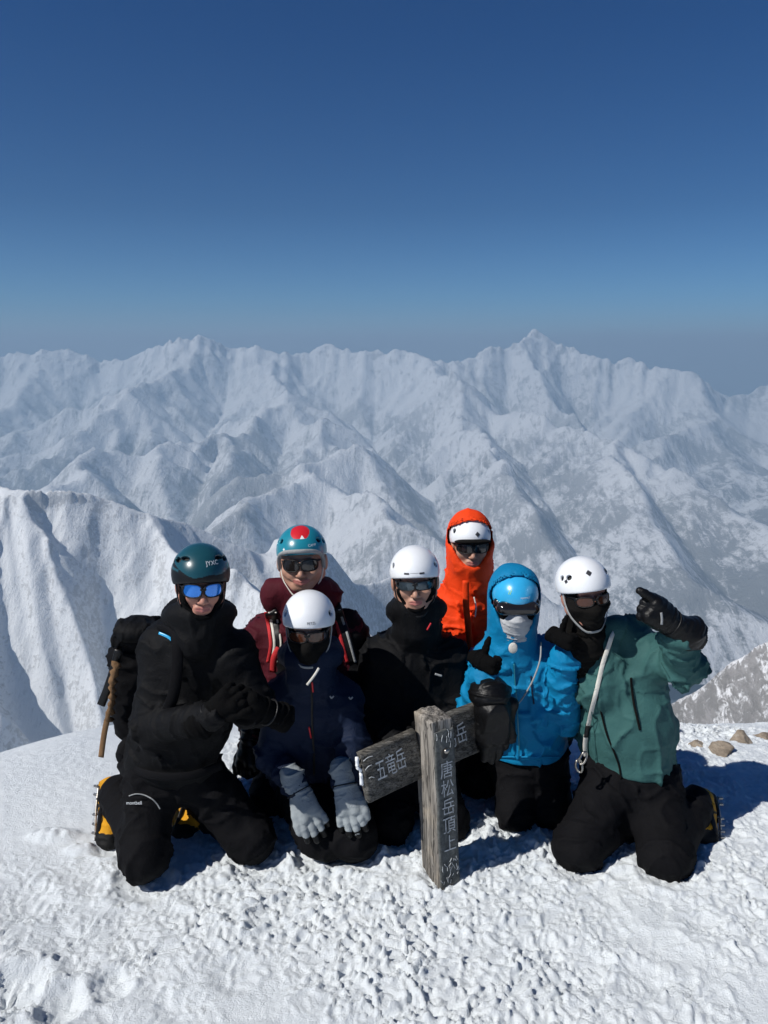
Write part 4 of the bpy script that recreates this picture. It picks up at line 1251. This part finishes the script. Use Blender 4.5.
if not ONLY or '1' in ONLY:
    J = dict(head=(201, 583, 2.55), chest=(196, 662, 2.66), pel=(172, 757, 2.66), shL=(163, 645, 2.66), shR=(232, 652, 2.58), elL=(152, 728, 2.54), wrL=(212, 716, 2.36),
             elR=(258, 708, 2.52), wrR=(246, 712, 2.40), hipL=(150, 770, 2.66), hipR=(196, 772, 2.66), knL=(146, 856, 2.48), knR=(252, 838, 2.61), anL=(118, 795, 2.74), anR=(196, 798, 2.88))
    p = Person('person in black with blue mirrored sunglasses and dark teal helmet, arms folded, backpack on', J, dict(yaw=17, pitch=-1, roll=3, smile=0, wide=1.02, sc=.985))
    p.body('skin2')
    band = ('plastic', lambda c: ((c[:, 2] < .054 + .034 * np.clip((c[:, 1] + .10) / .12, 0, 1) + .004 * np.sin(c[:, 0] * 60)) & ~((c[:, 2] > .060) & (c[:, 2] < .068) & (c[:, 1] > -.06))))
    p.helmet('teal', band, 'long', 1.05, (.034, -.040), [('JYXC', .022, 22, 34, 'mark_white')], strap='plastic', name='helmet')
    p.glasses('lens_blue', w=.029, h_=.022)
    p.balaclava('fleece', eye=False, grow=.006)
    j = p.jacket(M['black'], hemz(172, 782, 2.6), r=(.145, .150), arm=(.074, .066, .062, .052), hood='down', folds=.8)
    p.trousers(M['black2'], th=(.100, .084), sh=(.080, .074))
    p.glove(P(212, 714, 2.36), P(240, 690, 2.34) - P(212, 714, 2.36), vec(-.2, -1, .3), 'fleece', 1, (.5, .5, .6, .7), .3, .5, 1.0, .06)
    p.glove(P(268, 712, 2.40), P(236, 700, 2.33) - P(268, 712, 2.40), vec(.2, -1, .3), 'fleece', -1, (.7, .7, .7, .8), .4, .5, 1.0, .06)
    p.boot(P(118, 800, 2.76), P(110, 842, 2.68), p.J['knL'] - p.J['anL'], 'yellow', crampon=True, sc=1.0)
    p.boot(P(196, 806, 2.86), P(186, 836, 2.74), p.J['knR'] - p.J['anR'], 'yellow', crampon=True)
    # belt, zips and print
    w = p.J
    p.strip('hip_belt', [P(122, 762, 2.62), P(150, 775, 2.50), P(190, 776, 2.49), P(222, 765, 2.56)], 'black2', .016, .003)
    p.strip('shoulder_piping', [P(159, 633, 2.54), P(168, 637, 2.525), P(175, 643, 2.515)], 'hblue', .005, .002)
    p.strip('thigh_pocket_zip', [p.on(a_, b_, .001) for a_, b_ in ((129, 796), (136, 794), (144, 795), (152, 799), (157, 804), (160, 809))], 'greyweb', .0022, .0014)
    o_, x_ = p.on(134, 803, .006), unit(p.on(141, 803, .006) - p.on(127, 803, .006))
    lettering('montbell', .020, lambda u, v: o_ + x_ * 1 * (u[:, None] * 0.9) + np.stack([0 * v, 0 * v, v], 1), M['mark_white'], p.e, 'logo')
    bp = thing('backpack', P(130, 740, 2.84), 'black backpack on the person with blue sunglasses, tan straps hanging from its side', 'backpack')
    A = np.eye(3); c = P(143, 690, 2.86)
    V, F = solid([('u', 0, rbox(c, (.115, .085, .20), .05)), ('u', .04, ell(P(140, 632, 2.82), (.095, .085, .062))), ('u', .03, ell(P(138, 755, 2.80), (.07, .07, .05)))], .008)
    V = wrinkle(V, F, [(P(140, 620, 2.82), P(140, 760, 2.84), .008, .006, 14)], 3, loose=.006)
    b1 = obj_np('pack_body', V, F, M['black2'], bp)
    V, F = solid([('u', 0, ell(P(137, 628, 2.80), (.085, .09, .045))), ('u', .02, cap(P(118, 640, 2.78), P(155, 632, 2.76), .028))], .006)
    obj_np('lid', wrinkle(V, F, [(P(120, 630, 2.8), P(155, 630, 2.8), .005, .005, 20)], 5), F, M['black'], bp)
    V, F = tube([P(119, 650, 2.73), P(113, 672, 2.73), P(107, 690, 2.73), P(101, 705, 2.73)], .01, 8, (.016, .005, (0, -1, 0)))
    obj_np('ski_strap', V, F, M['plastic'], bp)
    # knotted tan sling with a loose tail
    pts = [P(116, 664, 2.70), P(113, 682, 2.69), P(112, 700, 2.69), P(108, 722, 2.69)]
    V, F = tube(pts, .0115, 12); V = V + .007 * normals(V, F) * (np.sin(V[:, 2] * 190 + V[:, 0] * 90) + vnoise(V[:, 0] * 70, V[:, 1] * 70, V[:, 2] * 70, 3))[:, None]
    obj_np('tan_cord', V, F, M['tan'], bp)
    V, F = tube([P(107, 720, 2.69), P(104, 735, 2.69), P(101, 757, 2.69)], .008, 8, (.011, .003, (0, -1, .1))); obj_np('strap_tail', V, F, M['tan'], bp)
    for a in ((-1, P(176, 640, 2.50), P(172, 700, 2.48), P(140, 752, 2.56)),):
        V, F = tube([P(158, 628, 2.62), a[1], a[2], a[3]], .01, 8, (.020, .005, (0, -1, 0))); obj_np('shoulder_strap', V, F, M['black2'], bp)
    V, F = solid([('u', 0, ell(P(127, 752, 2.66), (.040, .045, .055)))], .006)
    obj_np('hip_pouch', wrinkle(V, F, [(P(127, 740, 2.66), P(127, 765, 2.66), .004, .004, 20)], 6), F, M['black2'], bp)

if not ONLY or '2' in ONLY:
    J = dict(head=(309, 627, 2.70), chest=(310, 703, 2.80), pel=(312, 770, 2.92), shL=(281, 700, 2.80), shR=(341, 700, 2.78), elL=(271, 757, 2.72), wrL=(298, 787, 2.60),
             elR=(354, 740, 2.70), wrR=(345, 779, 2.60), hipL=(298, 782, 2.88), hipR=(328, 782, 2.88), knL=(320, 834, 2.60), knR=(354, 834, 2.59), anL=(292, 790, 3.02), anR=(340, 788, 3.02))
    p = Person('person in navy jacket, white helmet and black face mask, light grey gloves on the knees', J, dict(yaw=2, pitch=2, roll=0, sc=.99))
    p.body()
    p.helmet('white', None, 'few', 1.02, (.038, -.02), [('PETZL', .013, 10, 12, 'mark_dark')], strap='greyweb')
    # darker ventilation panel on the side
    p.glasses('lens_brown', 'plastic', w=.032, h_=.018, cz=.0)
    p.balaclava('charcoal', eye=True, grow=.008)
    p.jacket(M['navy'], (P(312, 800, 2.75), DN), r=(.150, .140), arm=(.066, .060, .058, .048), hood='down')
    p.trousers(M['black2'], th=(.098, .088), sh=(.075, .066))
    for wr, tip, th, hint in ((P(300, 793, 2.575), P(325, 845, 2.475), 1, vec(.3, -1, .35)), (P(345, 786, 2.575), P(354, 845, 2.465), -1, vec(-.15, -1, .35))):
        p.glove(wr, tip - wr, hint, 'grey_glove', th, (.16, .13, .15, .20), .15, .35, 1.04, .060, .046, 1.10, tips='leather', spread=.16)
    p.strip('chin_strap_tail', [P(319, 668, 2.60), P(314, 676, 2.585), P(307, 685, 2.58)], 'whiteweb', .0045, .0015)
    p.strip('jacket_zip', [p.on(a_, b_, .001) for a_, b_ in ((311, 683), (312, 700), (312, 720), (313, 740), (314, 758), (314, 775))], 'plastic', .004, .002)
    p.strip('zip_pull', [p.on(312, 682, .005), p.on(313, 692, .005)], 'red', .003, .002)
    p.strip('zip_pull', [p.on(309, 727, .005), p.on(311, 738, .005)], 'red', .003, .002)
    for a in (p.on(330, 696, .005), p.on(349, 697, .006)): p.strip('strap_buckle', [a, a + vec(.006, -.002, -.007), a + vec(.014, 0, .0)], 'greyweb', .003, .002)

if not ONLY or '3' in ONLY:
    J = dict(head=(302, 560, 2.98), chest=(305, 645, 3.06), pel=(302, 735, 3.05), shL=(264, 637, 3.06), shR=(346, 635, 3.06), elL=(253, 698, 3.00), wrL=(254, 742, 2.88),
             elR=(362, 700, 3.0), wrR=(352, 745, 2.9), hipL=(285, 745, 3.05), hipR=(320, 745, 3.05), knL=(272, 798, 2.90), knR=(330, 798, 2.90), anL=(272, 758, 3.25), anR=(325, 758, 3.25))
    p = Person('smiling person in maroon jacket and bright teal helmet with a red patch, dark sunglasses', J, dict(yaw=2, pitch=-3, roll=-2, smile=1, wide=1.17, sc=1.03), wide=1.1)
    p.body()
    red = ('red', lambda c: (np.hypot(c[:, 0] - .002, (c[:, 1] + .045) * .8) < .036) & (c[:, 2] > .10))
    p.helmet('teal2', red, 'round', 1.02, (.044, -.01), [('▲', .022, 9, 42, 'mark_white'), ('CAMP', .014, 32, 22, 'mark_white'), ('✦', .018, -38, 14, 'mark_white')], strap='whiteweb')
    p.strip('helmet_trim', [(-.084, -.015, -.03), (-.083, -.052, .022), (-.060, -.090, .050), (0, -.112, .058), (.060, -.090, .050), (.083, -.052, .022), (.084, -.015, -.03)], 'greyweb', .008, .003, (0, -1, 0), True)
    p.glasses('lens_dark', 'plastic', w=.029, h_=.021, cz=.0)
    p.jacket(M['maroon'], (P(302, 775, 2.95), DN), r=(.165, .165), arm=(.080, .070, .066, .056), hood='down', extra=[('u', .04, ell(P(274, 596, 3.00), (.055, .06, .075))), ('u', .04, ell(P(330, 598, 3.02), (.045, .06, .06)))])
    # black shoulder yoke
    J_ = p.J
    V, F = solid([('u', 0, cap(J_['shL'] + (0, 0, .014), J_['shR'] + (0, 0, .014), .078)), ('u', .04, cap(J_['shR'] + (0, 0, .010), J_['elR'], .083, .074)), ('u', .03, cap(J_['elR'], J_['wrR'], .073, .060)), ('u', .05, cap(J_['chest'] + (0, -.01, -.03), J_['pel'] + (0, -.02, .05), .158, .160, (1, 0, 0), 1.15)),
                  ('s', .01, ell(P(303, 590, 2.93), (.095, .16, .11))), ('s', .012, cap(P(252, 650, 2.95), P(248, 700, 2.9), .05, .06))], .0085)
    p.put('shoulder_yoke', (wrinkle(V, F, [(J_['chest'], J_['pel'], .006, .006, 12), (J_['shR'], J_['elR'], .006, .008, 16)], 9), F), M['black'], False)
    p.trousers(M['black2'])
    p.glove(P(250, 742, 2.86), P(243, 775, 2.78) - P(250, 742, 2.86), vec(-.6, -1, .2), 'leather', 1, (.6, .6, .7, .8), .3, .4, 1.05, .06)
    p.glove(P(352, 745, 2.9), P(350, 780, 2.80) - P(352, 745, 2.9), vec(.3, -1, .2), 'leather', -1, (.4, .4, .5, .6), .3, .4, 1.05, .06)
    p.boot(P(275, 765, 3.20), P(272, 795, 3.08), p.J['knL'] - p.J['anL'])
    p.boot(P(325, 765, 3.20), P(327, 795, 3.08), p.J['knR'] - p.J['anR'])
    bp = thing('backpack', P(300, 700, 3.30), 'backpack on the smiling person in maroon, with red and white striped shoulder straps', 'backpack')
    V, F = solid([('u', 0, rbox(P(303, 668, 3.32), (.14, .09, .20), .05))], .012)
    obj_np('pack_body', wrinkle(V, F, [(P(303, 620, 3.3), P(303, 720, 3.3), .006, .006, 14)], 2), F, M['black2'], bp)
    for sx, pts in ((-1, [(270, 606, 3.06), (271, 612, 0), (273, 622, 0), (275, 634, 0), (276, 646, 0), (273, 662, 0)]), (1, [(334, 602, 3.06), (336, 609, 0), (340, 622, 0), (344, 634, 0), (348, 648, 0), (352, 662, 0)])):
        pp = [P(pts[0][0], pts[0][1], pts[0][2])] + [p.on(q[0], q[1], .003) for q in pts[1:]]
        V, F = tube(pp, .01, 10, (.025, .0035, (0, -1, .1))); st = obj_np('shoulder_strap', V, F, M['plastic'], bp)
        for dx_, mm, hw in ((-.021, 'redweb', .0070), (-.006, 'whiteweb', .0055), (.020, 'whiteweb', .004)) if sx < 0 else ((-.018, 'redweb', .007), (.014, 'greyweb', .005)):
            V, F = tube([q + vec(dx_, -.0045, 0) for q in pp[1:]], .003, 8, (hw, .002, (0, -1, .1))); obj_np('strap_stripe', V, F, M[mm], bp).parent = st
        if sx < 0:
            V, F = tube([P(279, 648, 2.865), P(274, 658, 2.862), P(273, 672, 2.87)], .01, 8, (.013, .004, (0, -1, .1))); obj_np('load_strap', V, F, M['redweb'], bp)

if not ONLY or '4' in ONLY:
    J = dict(head=(415, 580, 2.92), chest=(412, 662, 3.0), pel=(412, 752, 2.98), shL=(379, 657, 2.98), shR=(448, 655, 2.98), elL=(364, 722, 2.90), wrL=(400, 745, 2.74),
             elR=(464, 715, 2.92), wrR=(436, 738, 2.76), hipL=(395, 765, 2.95), hipR=(430, 765, 2.95), knL=(390, 822, 2.73), knR=(446, 820, 2.75), anL=(395, 780, 3.10), anR=(440, 780, 3.10))
    p = Person('person in black kneeling behind the signpost, smooth white helmet and grey wraparound sunglasses', J, dict(yaw=-2, pitch=-3, roll=-3, sc=1.0, wide=1.12))
    p.body()
    p.helmet('white', None, 'few', 1.02, (.036, -.02), [('▬', .022, -18, 10, 'mark_dark'), ('═══', .012, 0, 9.5, 'mark_dark'), ('▬', .022, 17, 10, 'mark_dark')], strap='plastic')
    p.glasses('lens_grey', 'plastic', w=.034, h_=.016, cz=.001, wrap=.074)
    p.balaclava('fleece', eye=False, grow=.005)
    p.jacket(M['black'], (P(412, 790, 2.8), DN), r=(.158, .155), arm=(.074, .066, .064, .054), hood='down')
    p.trousers(M['black2'])
    p.glove(P(400, 744, 2.74), P(424, 738, 2.68) - P(400, 744, 2.74), vec(-.2, -1, .4), 'fleece', 1, (.5, .5, .6, .7), .3, .5, 1.0, .06)
    p.glove(P(440, 738, 2.76), P(416, 728, 2.68) - P(440, 738, 2.76), vec(.2, -1, .4), 'fleece', -1, (.6, .6, .7, .8), .3, .5, 1.0, .06)
    p.strip('zip_pull', [P(431, 623, 2.80), P(427, 630, 2.795)], 'red', .003, .002)
    p.strip('chest_logo', [P(435, 674, 2.80), P(442, 676, 2.80)], 'greyweb', .004, .0015)
    p.boot(P(395, 785, 3.05), P(393, 808, 2.97), p.J['knL'] - p.J['anL'])
    p.boot(P(440, 785, 3.05), P(442, 808, 2.97), p.J['knR'] - p.J['anR'])

if not ONLY or '5' in ONLY:
    J = dict(head=(470, 544, 3.24), chest=(467, 618, 3.32), pel=(465, 700, 3.3), shL=(446, 607, 3.3), shR=(490, 606, 3.3), elL=(436, 665, 3.25), wrL=(452, 700, 3.15),
             elR=(502, 668, 3.25), wrR=(488, 702, 3.15), hipL=(450, 712, 3.28), hipR=(482, 712, 3.28), knL=(446, 768, 3.10), knR=(480, 778, 3.06), anL=(455, 740, 3.42), anR=(485, 740, 3.42))
    p = Person('person at the back in a bright orange hooded jacket pulled over a white helmet', J, dict(yaw=2, pitch=-2, roll=0, sc=.96), wide=1.12)
    p.body()
    p.helmet('white', None, 'few', .96, (.030, -.02), [('◆', .026, 12, 16, 'mark_dark')], strap_on=False)
    V, F = solid([('u', 0, ell((0, -.085, .030), (.083, .050, .012), rotm(0, -8, 0))), ('s', .004, ell((0, -.06, .012), (.078, .06, .017)))], .0035)
    p.put('cap_brim', (V, F), M['charcoal'])
    p.glasses('lens_dark', 'plastic', w=.031, h_=.019, cz=.0)
    hood = [('u', .03, ell(p.h(0, .020, .040), np.array((.106, .124, .118)) * p.sc, p.A)), ('u', .05, ell(p.h(0, .020, -.06), np.array((.102, .112, .12)) * p.sc, p.A)), ('u', .04, cap(p.h(0, .03, -.10), p.h(0, .05, -.24), .088, .100)),
            ('s', .014, ell(p.h(0, -.10, .012), np.array((.080, .125, .100)) * p.sc, p.A)), ('s', .010, ell(p.h(0, .01, .03), np.array((.102, .118, .112)) * p.sc, p.A))]
    p.jacket(M['orange'], (P(465, 740, 3.2), DN), r=(.155, .145), arm=(.066, .062, .060, .052), collar=False, extra=hood, folds=1.4, res=.0062, sh=.062, hf=.007)
    p.put('collar', solid([('u', 0, cap(p.h(0, -.01, -.12), p.h(0, .0, -.20), .048, .055))], .006), M['charcoal'], False)
    p.strip('storm_flap', [p.h(-.030, -.096, -.145), P(466, 604, 3.14), P(468, 625, 3.125), P(470, 650, 3.13)], 'orange', .014, .006)
    p.strip('drawcord', [P(474, 597, 3.14), P(476, 607, 3.13), P(475, 617, 3.125)], 'whiteweb', .003, .002)
    p.trousers(M['black2'])
    for a, b, q in ((P(452, 702, 3.13), P(460, 735, 3.05), 1), (P(488, 703, 3.13), P(482, 735, 3.05), -1)): p.glove(a, b - a, vec(.0, -1, .4), 'leather', q, (.5, .5, .6, .7), .3, .5, 1.0, .06)
    p.boot(P(455, 745, 3.40), P(452, 768, 3.28), p.J['knL'] - p.J['anL'])
    p.boot(P(485, 745, 3.40), P(487, 768, 3.28), p.J['knR'] - p.J['anR'])

if not ONLY or '6' in ONLY:
    J = dict(head=(515, 602, 2.85), chest=(518, 675, 2.93), pel=(524, 745, 2.93), shL=(490, 659, 2.92), shR=(546, 659, 2.92), elL=(475, 714, 2.84), wrL=(484, 676, 2.66),
             elR=(564, 712, 2.84), wrR=(564, 656, 2.74), hipL=(510, 757, 2.92), hipR=(548, 758, 2.92), knL=(516, 811, 2.80), knR=(553, 808, 2.83), anL=(508, 772, 3.14), anR=(548, 770, 3.14))
    p = Person('person in bright blue hooded jacket, white neck gaiter and dark goggles, both thumbs up', J, dict(yaw=-1, pitch=1, roll=0, sc=.92))
    p.body()
    p.helmet('hblue', None, 'none', 1.0, (.024, -.02), [('//', .026, -24, 22, 'lime'), ('MAMMUT', .011, 16, 10, 'mark_white')], strap_on=False, brim=False)
    V, F = solid([('u', 0, cap((-.056, -.086, .004), (.056, -.086, .004), .034, .034, (0, 0, 1), .85)), ('u', .01, cap((-.075, -.04, .012), (.075, -.04, .012), .022))], .004)
    g_ = p.put('goggles', (V, F), M['lens_dark'])
    p.balaclava('fleece', eye=True, grow=.004, nose=False, name='balaclava')
    V, F = solid([('u', 0, ell((0, -.040, -.062), (.066, .066, .058))), ('u', .02, ell((0, -.084, -.042), (.030, .034, .036))), ('u', .03, cap((0, -.03, -.10), (0, -.025, -.135), .054, .050)), ('i', .004, plane((0, 0, -.022), (0, .2, 1)))], .004)
    p.put('neck_gaiter', (wrinkle(V, F, [(vec(0, -.05, -.2), vec(0, -.05, 0), .006, .002, 40)], 3, loose=.001), F), M['buff'])
    hood = [('u', .03, ell(p.h(0, .025, .040), np.array((.110, .124, .118)) * p.sc, p.A)), ('u', .05, ell(p.h(0, .030, -.06), np.array((.106, .112, .12)) * p.sc, p.A)), ('u', .04, cap(p.h(0, .03, -.10), p.h(0, .05, -.24), .086, .100)),
            ('s', .014, ell(p.h(0, -.10, -.010), np.array((.088, .130, .112)) * p.sc, p.A)), ('s', .010, ell(p.h(0, .01, .03), np.array((.104, .120, .112)) * p.sc, p.A))]
    p.jacket(M['blue'], hemz(524, 766, 2.80), r=(.142, .142), arm=(.074, .068, .068, .056), collar=False, extra=hood, flare=1.04, folds=1.25, res=.0062, sh=.062, hf=.005)
    p.trousers(M['black2'], th=(.086, .076), sh=(.072, .064))
    for wr, sc_ in ((P(480, 660, 2.645), .74), (P(557, 637, 2.69), .68)):
        p.glove(wr, vec(.62, -.75, -.10), vec(-.75, -.62, 0), 'fleece', -1, (1.1, 1.4, 1.4, 1.4), .04, 1.45, sc_, .02, .042, 1.12, strap=False)
    p.strip('jacket_zip', [p.on(a_, b_, .001) for a_, b_ in ((513, 662), (514, 680), (516, 700), (517, 722), (518, 742), (518, 760))], 'blue', .006, .0025)
    p.strip('zip_tape', [p.on(a_, b_, .004) for a_, b_ in ((514, 664), (515, 682), (517, 702), (518, 724), (519, 744), (519, 760))], 'teal2', .0022, .002)
    p.strip('chest_pocket_zip', [p.on(a_, b_, .001) for a_, b_ in ((531, 676), (532, 690), (534, 704))], 'navy', .003, .0015)
    p.strip('hem_seam', [p.on(a_, 757, .001) for a_ in (494, 505, 520, 535, 550, 560)], 'blue', .003, .0016)
    V, F = solid([('u', 0, ell(P(513, 648, 2.72), (.018, .006, .022)))], .003); p.put('cord_toggle', (V, F), M['whiteweb'], False)
    p.strip('neck_cord', [P(541, 642, 2.80), P(540, 660, 2.765), P(533, 680, 2.75), P(524, 696, 2.745), P(517, 705, 2.70)], 'greyweb', r=.0032)
    p.boot(P(508, 776, 3.12), P(506, 800, 3.02), p.J['knL'] - p.J['anL'])
    p.boot(P(548, 776, 3.12), P(550, 800, 3.02), p.J['knR'] - p.J['anR'])
    # the big leather overglove, fingers down
    gl = thing('overglove', P(494, 745, 2.62), 'big glossy black leather overglove hanging fingers down in front of the blue jacket', 'glove')

    class _O: pass
    tmp = _O(); tmp.seed = 31; tmp.put = lambda name, VF, mat, local=True, **kw: obj_np(name, VF[0], VF[1], mat, gl)
    a, b = P(492, 712, 2.60), P(496, 748, 2.575)
    Person.glove(tmp, a, b - a, vec(.25, -1, 0), 'leather', 1, (.12, .15, .2, .3), .5, .25, 1.12, .05, .07, 1.45, spread=.05, name='glove_shell')
    V, F = solid([('u', 0, cap(P(488, 682, 2.62), P(492, 708, 2.60), .022, .060)), ('u', .03, cap(P(492, 708, 2.60), P(494, 728, 2.60), .062, .058)), ('u', .02, cap(P(490, 682, 2.62), P(512, 705, 2.63), .014, .020)), ('u', .02, cap(P(512, 703, 2.63), P(506, 735, 2.61), .022, .03))], .005)
    V = wrinkle(V, F, [(P(487, 672, 2.62), P(492, 725, 2.6), .007, .006, -3)], 8, loose=.004)
    obj_np('gauntlet_cuff', V, F, M['leather'], gl)

if not ONLY or '7' in ONLY:
    J = dict(head=(584, 593, 2.72), chest=(622, 675, 2.80), pel=(628, 765, 2.76), shL=(602, 660, 2.85), shR=(648, 656, 2.74), elL=(580, 705, 2.98), wrL=(566, 725, 3.05),
             elR=(684, 666, 2.60), wrR=(676, 636, 2.50), hipL=(610, 782, 2.74), hipR=(652, 784, 2.74), knL=(580, 845, 2.56), knR=(666, 855, 2.51), anL=(628, 812, 2.74), anR=(692, 806, 2.74))
    p = Person('person in sea green jacket and white helmet, raising one bulky black glove', J, dict(yaw=8, pitch=0, roll=-7, sc=.98))
    p.body('skin2')
    p.helmet('white', None, 'round', 1.03, (.040, -.015), [('◆', .026, -6, 40, 'mark_dark'), ('◆', .022, 62, 30, 'mark_dark'), ('◆', .018, -62, 20, 'mark_dark')], strap='greyweb')
    p.glasses('lens_brown', 'plastic', w=.027, h_=.017, cz=.0)
    p.balaclava('charcoal', eye=True, grow=.008)
    lo_ = p.h(0, 0, -.2)
    p.jacket(M['green'], hemz(628, 783, 2.62), r=(.146, .140), arm=(.072, .068, .068, .058), flare=.94, collar=False, folds=1.15, res=.0064,
             extra=[('u', .03, cap(P(606, 632, 2.80), P(634, 626, 2.80), .040, .045)), ('u', .05, cap(P(617, 628, 2.76), P(640, 650, 2.78), .050, .080)), ('u', .03, cap(P(607, 648, 2.73), P(600, 690, 2.74), .045, .09))])
    # dark scarf and inner layer at the open neck
    V, F = solid([('u', 0, cap(p.h(.0, .01, -.12), P(590, 668, 2.80), .062, .085)), ('u', .04, cap(P(588, 650, 2.76), P(583, 715, 2.88), .055, .07))], .007)
    p.put('scarf', (wrinkle(V, F, [(p.h(0, 0, -.1), P(588, 690, 2.8), .010, .008, 24)], 7), F), M['charcoal'], False)
    p.trousers(M['black2'], th=(.110, .092), sh=(.084, .074), pel=.135)
    wr, kn = P(670, 622, 2.47), P(640, 603, 2.44)
    p.glove(wr, kn - wr, vec(.15, -1, .15), 'leather', 1, (.15, 1.15, 1.2, 1.2), .35, .15, 1.02, .085, .060, 1.28, spread=.03)
    c_ = wr + (kn - wr) * .42 + vec(0, -.042, 0)
    p.strip('glove_logo', [c_ + vec(-.004, 0, .020), c_ + vec(0, 0, 0), c_ + vec(.001, 0, -.022)], 'greyweb', .004, .001)
    w2, k2 = P(566, 725, 3.05), P(556, 735, 3.1)
    p.glove(w2, k2 - w2, vec(0, 1, .3), 'leather', 1, (.4, .4, .4, .4), .3, .4, 1.1, .05)
    p.boot(P(628, 816, 2.76), P(628, 842, 2.68), p.J['knL'] - p.J['anL'], 'yellow', crampon=True)
    p.boot(P(694, 810, 2.74), P(703, 838, 2.66), p.J['knR'] - p.J['anR'], 'yellow', crampon=True, sc=1.05)
    # sling
    pts = [P(622, 620, 2.84)] + [p.on(a_, b_, .003) for a_, b_ in ((613, 634), (608, 648), (603, 663), (599, 680), (595, 697), (591, 713), (588, 727))]
    p.strip('sling', pts, 'whiteweb', .0085, .0014, (0, -1, .1))
    p.strip('sling_buckle', [p.on(588, 724, .007), p.on(586, 737, .007)], 'plastic', .009, .005, (0, -1, .1))
    p.strip('sling_tail', [p.on(586, 735, .006), p.on(585, 746, .008), p.on(586, 756, .008)], 'whiteweb', .009, .004, (0, -1, .1))
    for i, (cx, cy, a) in enumerate(((583, 758, .3), (579, 766, -.2))):
        c = P(cx, cy, 2.595); pts = [c + vec(.012 * math.cos(t) * (1 + .2 * math.sin(t)), .004 * math.sin(t * 2), .026 * math.sin(t)) @ rotm(0, 0, a * 57).T for t in np.linspace(0, 2 * math.pi, 13)]
        p.strip('carabiner', pts, 'steel', r=.0042)
    zc_ = [p.on(a_, b_, .001) for a_, b_ in ((597, 696), (602, 716), (607, 735), (614, 752), (619, 766), (621, 779))]
    p.strip('jacket_zip', zc_, 'charcoal', .0035, .002)
    p.strip('pocket_zip', [p.on(a_, b_, .001) for a_, b_ in ((631, 678), (632, 690), (634, 704), (637, 717), (640, 730))], 'charcoal', .0045, .0025)
    for sm in (((605, 640), (614, 652), (624, 660)), ((660, 662), (668, 676), (676, 688)), ((590, 700), (594, 730), (596, 760))):
        p.strip('seam', [p.on(a_, b_, .0005) for a_, b_ in sm], 'green', .002, .0012)

# ------------------------------------------------------------------ bare stones on the right
if not ONLY or 'G' in ONLY:
    mrock = NT('lichen_brown_stone'); v = mrock.coords()
    mrock.L.new(mrock.ramp(mrock.noise(14, 6, 0.65, v), [(0.3, (0.11, 0.09, 0.07)), (0.55, (0.26, 0.215, 0.165)), (0.75, (0.40, 0.36, 0.30))]), mrock.b.inputs['Base Color'])
    mrock.b.inputs['Roughness'].default_value = 0.9
    mrock.L.new(mrock.bump(mrock.noise(45, 5, 0.7, v), 0.8, 0.01), mrock.b.inputs['Normal'])
    RK = [(742, 742, (.085, .07, .050), 'largest of the tan stones poking through the snow at the right'), (722, 750, (.10, .06, .030), 'flat grey tan stone beside the largest stone'), (762, 738, (.05, .05, .035), 'tan stone at the edge of the frame, right of the largest stone'),
          (696, 746, (.085, .035, .018), 'thin dark sliver of stone nearest the green jacket'), (758, 720, (.10, .06, .030), 'low ochre stone on the far brow of the snow'), (735, 722, (.05, .04, .014), 'small brown stone just left of the low ochre one on the brow')]
    for i, (px, py, r_, lab) in enumerate(RK):
        # where the line of sight meets the snow
        d = ray(px, py); t_ = 2.2
        while t_ < 6 and CAMH + d[2] / d[1] * t_ > gz(d[0] / d[1] * t_, t_): t_ += .01
        c = vec(d[0] / d[1] * t_, t_, gz(d[0] / d[1] * t_, t_) + r_[2] * -.12)
        rg = np.random.default_rng(40 + i); cuts_ = []
        for q_ in range(11):
            n_ = unit(rg.normal(size=3) * vec(1, 1, 1.3)); cuts_.append(('i', .0, plane(c + n_ * np.array(r_) * rg.uniform(.45, .85), n_)))
        V, F = solid([('u', 0, ell(c, np.array(r_) * 1.15, rotm(20 * i, 0, 6)))] + cuts_, .005)
        N = normals(V, F); V = V + N * (.006 * fbm(V[:, 0] * 18, V[:, 1] * 18, V[:, 2] * 26, i, 4) + .004 * np.round(3 * vnoise(V[:, 0] * 30, V[:, 1] * 30, V[:, 2] * 60, i + 3)) / 3)[:, None]
        link('stone', mesh_np('stone', V, F, False), mrock.m, label=lab, cat='stone', group='bare stones showing through the snow')
